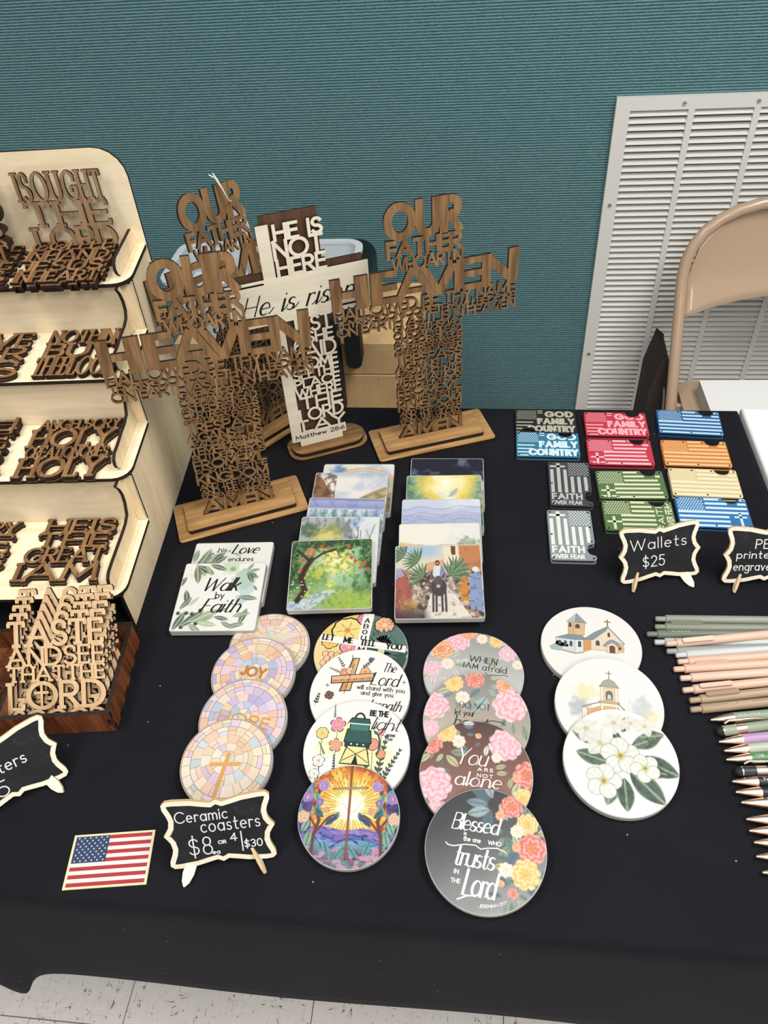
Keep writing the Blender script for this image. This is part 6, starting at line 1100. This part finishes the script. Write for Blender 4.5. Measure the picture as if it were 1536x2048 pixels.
# ================================================================== FLAG MAGNET
fm = thing('flag_magnet', 'flat rectangular American flag magnet with a thin gold edge', 'magnet', frame(-318.5, 264.5, 0, 8.2, 90))
b = MB(); b.prism([(-37, -24.5), (38, -24.5), (38, 24.5), (-37, 24.5)], 0, 1.0, 0, 0); b.build('backing', mat('gold_edge_magnet', hx('d9cda4'), .4), fm)
b = MB(); FX, FY = 35.2, 22.6
for i in range(13): y1 = FY - i * 2 * FY / 13; b.flat([(-FX, y1 - 2 * FY / 13), (FX, y1 - 2 * FY / 13), (FX, y1), (-FX, y1)], 1.05, hx('b8393c' if i % 2 == 0 else 'f1eeea'))
cy = FY - 7 * 2 * FY / 13; b.flat([(-FX, cy), (-4, cy), (-4, FY), (-FX, FY)], 1.12, hx('34466c'))
for j in range(9):
    for i in range(6 - j % 2): px, py = -FX + 2.8 + i * 5.2 + (j % 2) * 2.6, FY - 1.6 - j * 2.6; b.flat([(px + (1.05 if q % 2 == 0 else .45) * math.sin(q * PI / 5), py + (1.05 if q % 2 == 0 else .45) * math.cos(q * PI / 5)) for q in range(10)], 1.18, hx('eceae6'))
b.v = [(x + .5, y, z) for x, y, z in b.v]; b.build('printed_flag', PRINT, fm, colattr=True)
# ================================================================== PENS
def pmat(c): return mat('pen_lacquer_' + c, hx(c), .42, spec=.4)
PMS = {}
def pm(c):
    if c not in PMS: PMS[c] = pmat(c)
    return PMS[c]
def pen_frame(a, b_, z):
    p, q = at(*a, z), at(*b_, z); yaw = math.atan2(q.y - p.y, q.x - p.x); m = Matrix.Rotation(yaw, 4, 'Z'); m.translation = p * .001 + Vector((0, 0, TOP)); return m
def dotted(mb, x0, r, s, flip=False):
    m0 = MB(); text(m0, s, 0, -1.5, len(s) * 2.3, 3.0, .45, None, 0, 'sans', gap=.3, st=45)
    n = len(s) * 2.3
    for f in m0.f:
        P = [m0.v[i][:2] for i in f]
        if flip: P = [(n - x, -y) for x, y in P]
        mb.add([(x0 + x, (r + .08) * math.sin(y / r), (r + .08) * math.cos(y / r)) for x, y in P], [tuple(range(len(f)))], 0)
def click_pen(label, a, b_, c, z=4.8, clip=None, lt=None):
    t = thing('click_pen', label, 'pen', pen_frame(a, b_, z), 'click pens with matching plungers'); m_ = pm(c)
    o = MB(); o.lathex([(0, 1.6), (.4, 2.6), (1.2, 3.05), (11, 3.1)], 16); o.build('plunger', m_, t)
    o = MB(); o.lathex([(10.6, 3.3), (11, 4.4), (11.6, 4.75), (118, 4.75), (124, 4.3), (138, 2.2), (139, 1.2), (142, .6)], 20); o.build('barrel', m_, t)
    if clip is not None:
        o = MB(); o.prism(rrect(16, -2.4, 50, 2.4, 2.3, 30), 4.5, 7.2, 0, 0); ca, sa = math.cos(clip), math.sin(clip); o.v = [(x, y * ca - z_ * sa, y * sa + z_ * ca) for x, y, z_ in o.v]; o.build('clip', m_, t, bevel=.6)
    if lt: o = MB(); dotted(o, lt[0], 4.75, lt[1], True); o.build('white_lettering', mat('white_pen_print', hx('d9d9d4'), .5), t)
def metal_pen(label, a, b_, c, z=5.3, lt=None, tipc=None):
    t = thing('metal_tip_pen', label, 'pen', pen_frame(a, b_, z), 'soft touch pens with rose gold tips')
    o = MB(); o.lathex([(0, .9), (.5, 1.25), (8, 2.9), (16, 4.3), (21, 4.95), (22.5, 5.1)], 20); o.build('tip', GOLDM, t)
    o = MB(); o.lathex([(22.5, 5.2), (118, 5.2)], 20); o.build('barrel', pm(c), t)
    o = MB(); o.lathex([(118, 5.25), (130, 5.2), (132, 4.2), (139, 4.0), (140, 3)], 18); o.build('end_cap', GOLDM, t)
    if lt: o = MB(); dotted(o, 27, 5.2, lt); o.build('white_lettering', mat('white_pen_print', hx('d9d9d4'), .5), t)
def stylus_pen(label, a, b_, c, z=5.3):
    t = thing('stylus_pen', label, 'pen', pen_frame(a, b_, z), 'soft touch pens with rose gold tips')
    o = MB(); o.lathex([(0, .6), (1, 2.8), (3, 4.2), (6, 4.6)], 18); o.build('stylus_tip', BLKF, t)
    o = MB(); o.lathex([(6, 4.9), (7.2, 4.9)], 18); o.build('ring', GOLDM, t)
    o = MB(); o.lathex([(7.2, 5.1), (19, 5.25)], 18); o.build('cap_section', pm(c), t)
    o = MB(); o.lathex([(19, 5.4), (29, 5.4)], 18); o.build('band', GOLDM, t)
    o = MB(); o.lathex([(29, 5.25), (112, 5.25), (134, 2)], 18); o.build('barrel', pm(c), t)
    o = MB(); o.tube([(9, 5, 5), (14, 7, 6.2), (40, 6.4, 5.6), (48, 5.6, 4.6)], [1.0, 1.3, 1.2, .9], 8); o.build('clip', GOLDM, t)
U_ = 0.
click_pen('olive grey click pen, farthest back of the pens', (1310.4, 1238), (1536, 1241), '8b8e80', clip=1.2)
click_pen('olive grey click pen, second from the back, its clip facing up', (1309.6, 1254), (1536, 1257), '7f8374', clip=-.5)
click_pen('dark sage click pen sticking out farthest left of the row', (1293.3, 1268.5), (1465, 1268), '6c7365', lt=(26, '--.---.-'))
click_pen('pale grey click pen partly under the first peach pen', (1308.8, 1284.5), (1536, 1285), 'b3b6b4')
click_pen('peach click pen lying on top of the grey pens', (1331.6, 1288), (1536, 1269), 'd0af9b', z=11.2, clip=.3)
click_pen('grey click pen stub showing under the first peach pen', (1333, 1303), (1536, 1296), '8d928f')
click_pen('pale grey click pen below the first peach pen', (1351, 1311), (1536, 1298), 'b9bbba')
click_pen('peach click pen, second from the back', (1355, 1324), (1536, 1312), 'd0ad95', clip=1.1)
click_pen('peach click pen without a visible clip, third from the back', (1347, 1339), (1536, 1327.7), 'd2ae96')
click_pen('peach click pen with white lettering, fourth from the back', (1360, 1357), (1536, 1345), 'd5b4a1', lt=(56, '--.--'))
click_pen('peach click pen with a raised clip, nearest of the peach ones', (1365, 1381), (1536, 1364), 'd0ae98', clip=.1)
click_pen('taupe brown click pen with a clip facing up', (1378.8, 1401.5), (1536, 1384), 'a58d74', clip=-.2)
click_pen('taupe brown click pen with white lettering', (1380.4, 1420), (1536, 1404), '9e8870', lt=(38, '---.-- ---'))
metal_pen('sage green pen with rose gold tip, farthest back of the gold tipped pens', (1421, 1440), (1536, 1429.5), '8a9580', lt='-.-..--.-')
stylus_pen('sage green stylus pen with a rose gold band', (1432, 1464), (1536, 1451), '8f9684')
metal_pen('light purple pen with a rose gold tip', (1437.4, 1484), (1536, 1474), 'ad8bb0')
metal_pen('pale sage pen with a rose gold tip, next to the purple pen', (1448, 1502), (1536, 1494), 'a9b09c')
metal_pen('bright green pen with a rose gold tip and white letters', (1452, 1519.5), (1536, 1515), '56825a', lt='TAU')
stylus_pen('navy blue stylus pen with a rose gold band', (1469, 1543.5), (1536, 1542), '262a38')
metal_pen('black pen with a rose gold tip and white letters', (1464, 1563), (1536, 1563.5), '1d1d20', lt='Fr')
metal_pen('plain black pen with a rose gold tip', (1471, 1584.3), (1536, 1585), '232326')
for (lb, x, y) in (('pink pen with a rose gold tip below the black pens', 1482, 1605), ('gold tipped pen at the right edge, fifth from the front', 1492, 1638.5), ('gold tipped pen at the right edge, fourth from the front', 1498, 1661.6), ('gold tipped pen at the right edge, third from the front', 1507.6, 1685), ('gold tipped pen at the right edge, second from the front', 1512, 1713), ('gold tipped pen at the right edge, nearest to the front', 1524.4, 1745)):
    metal_pen(lb, (x, y), (x + 60, y + 1.5), 'c9a59a')
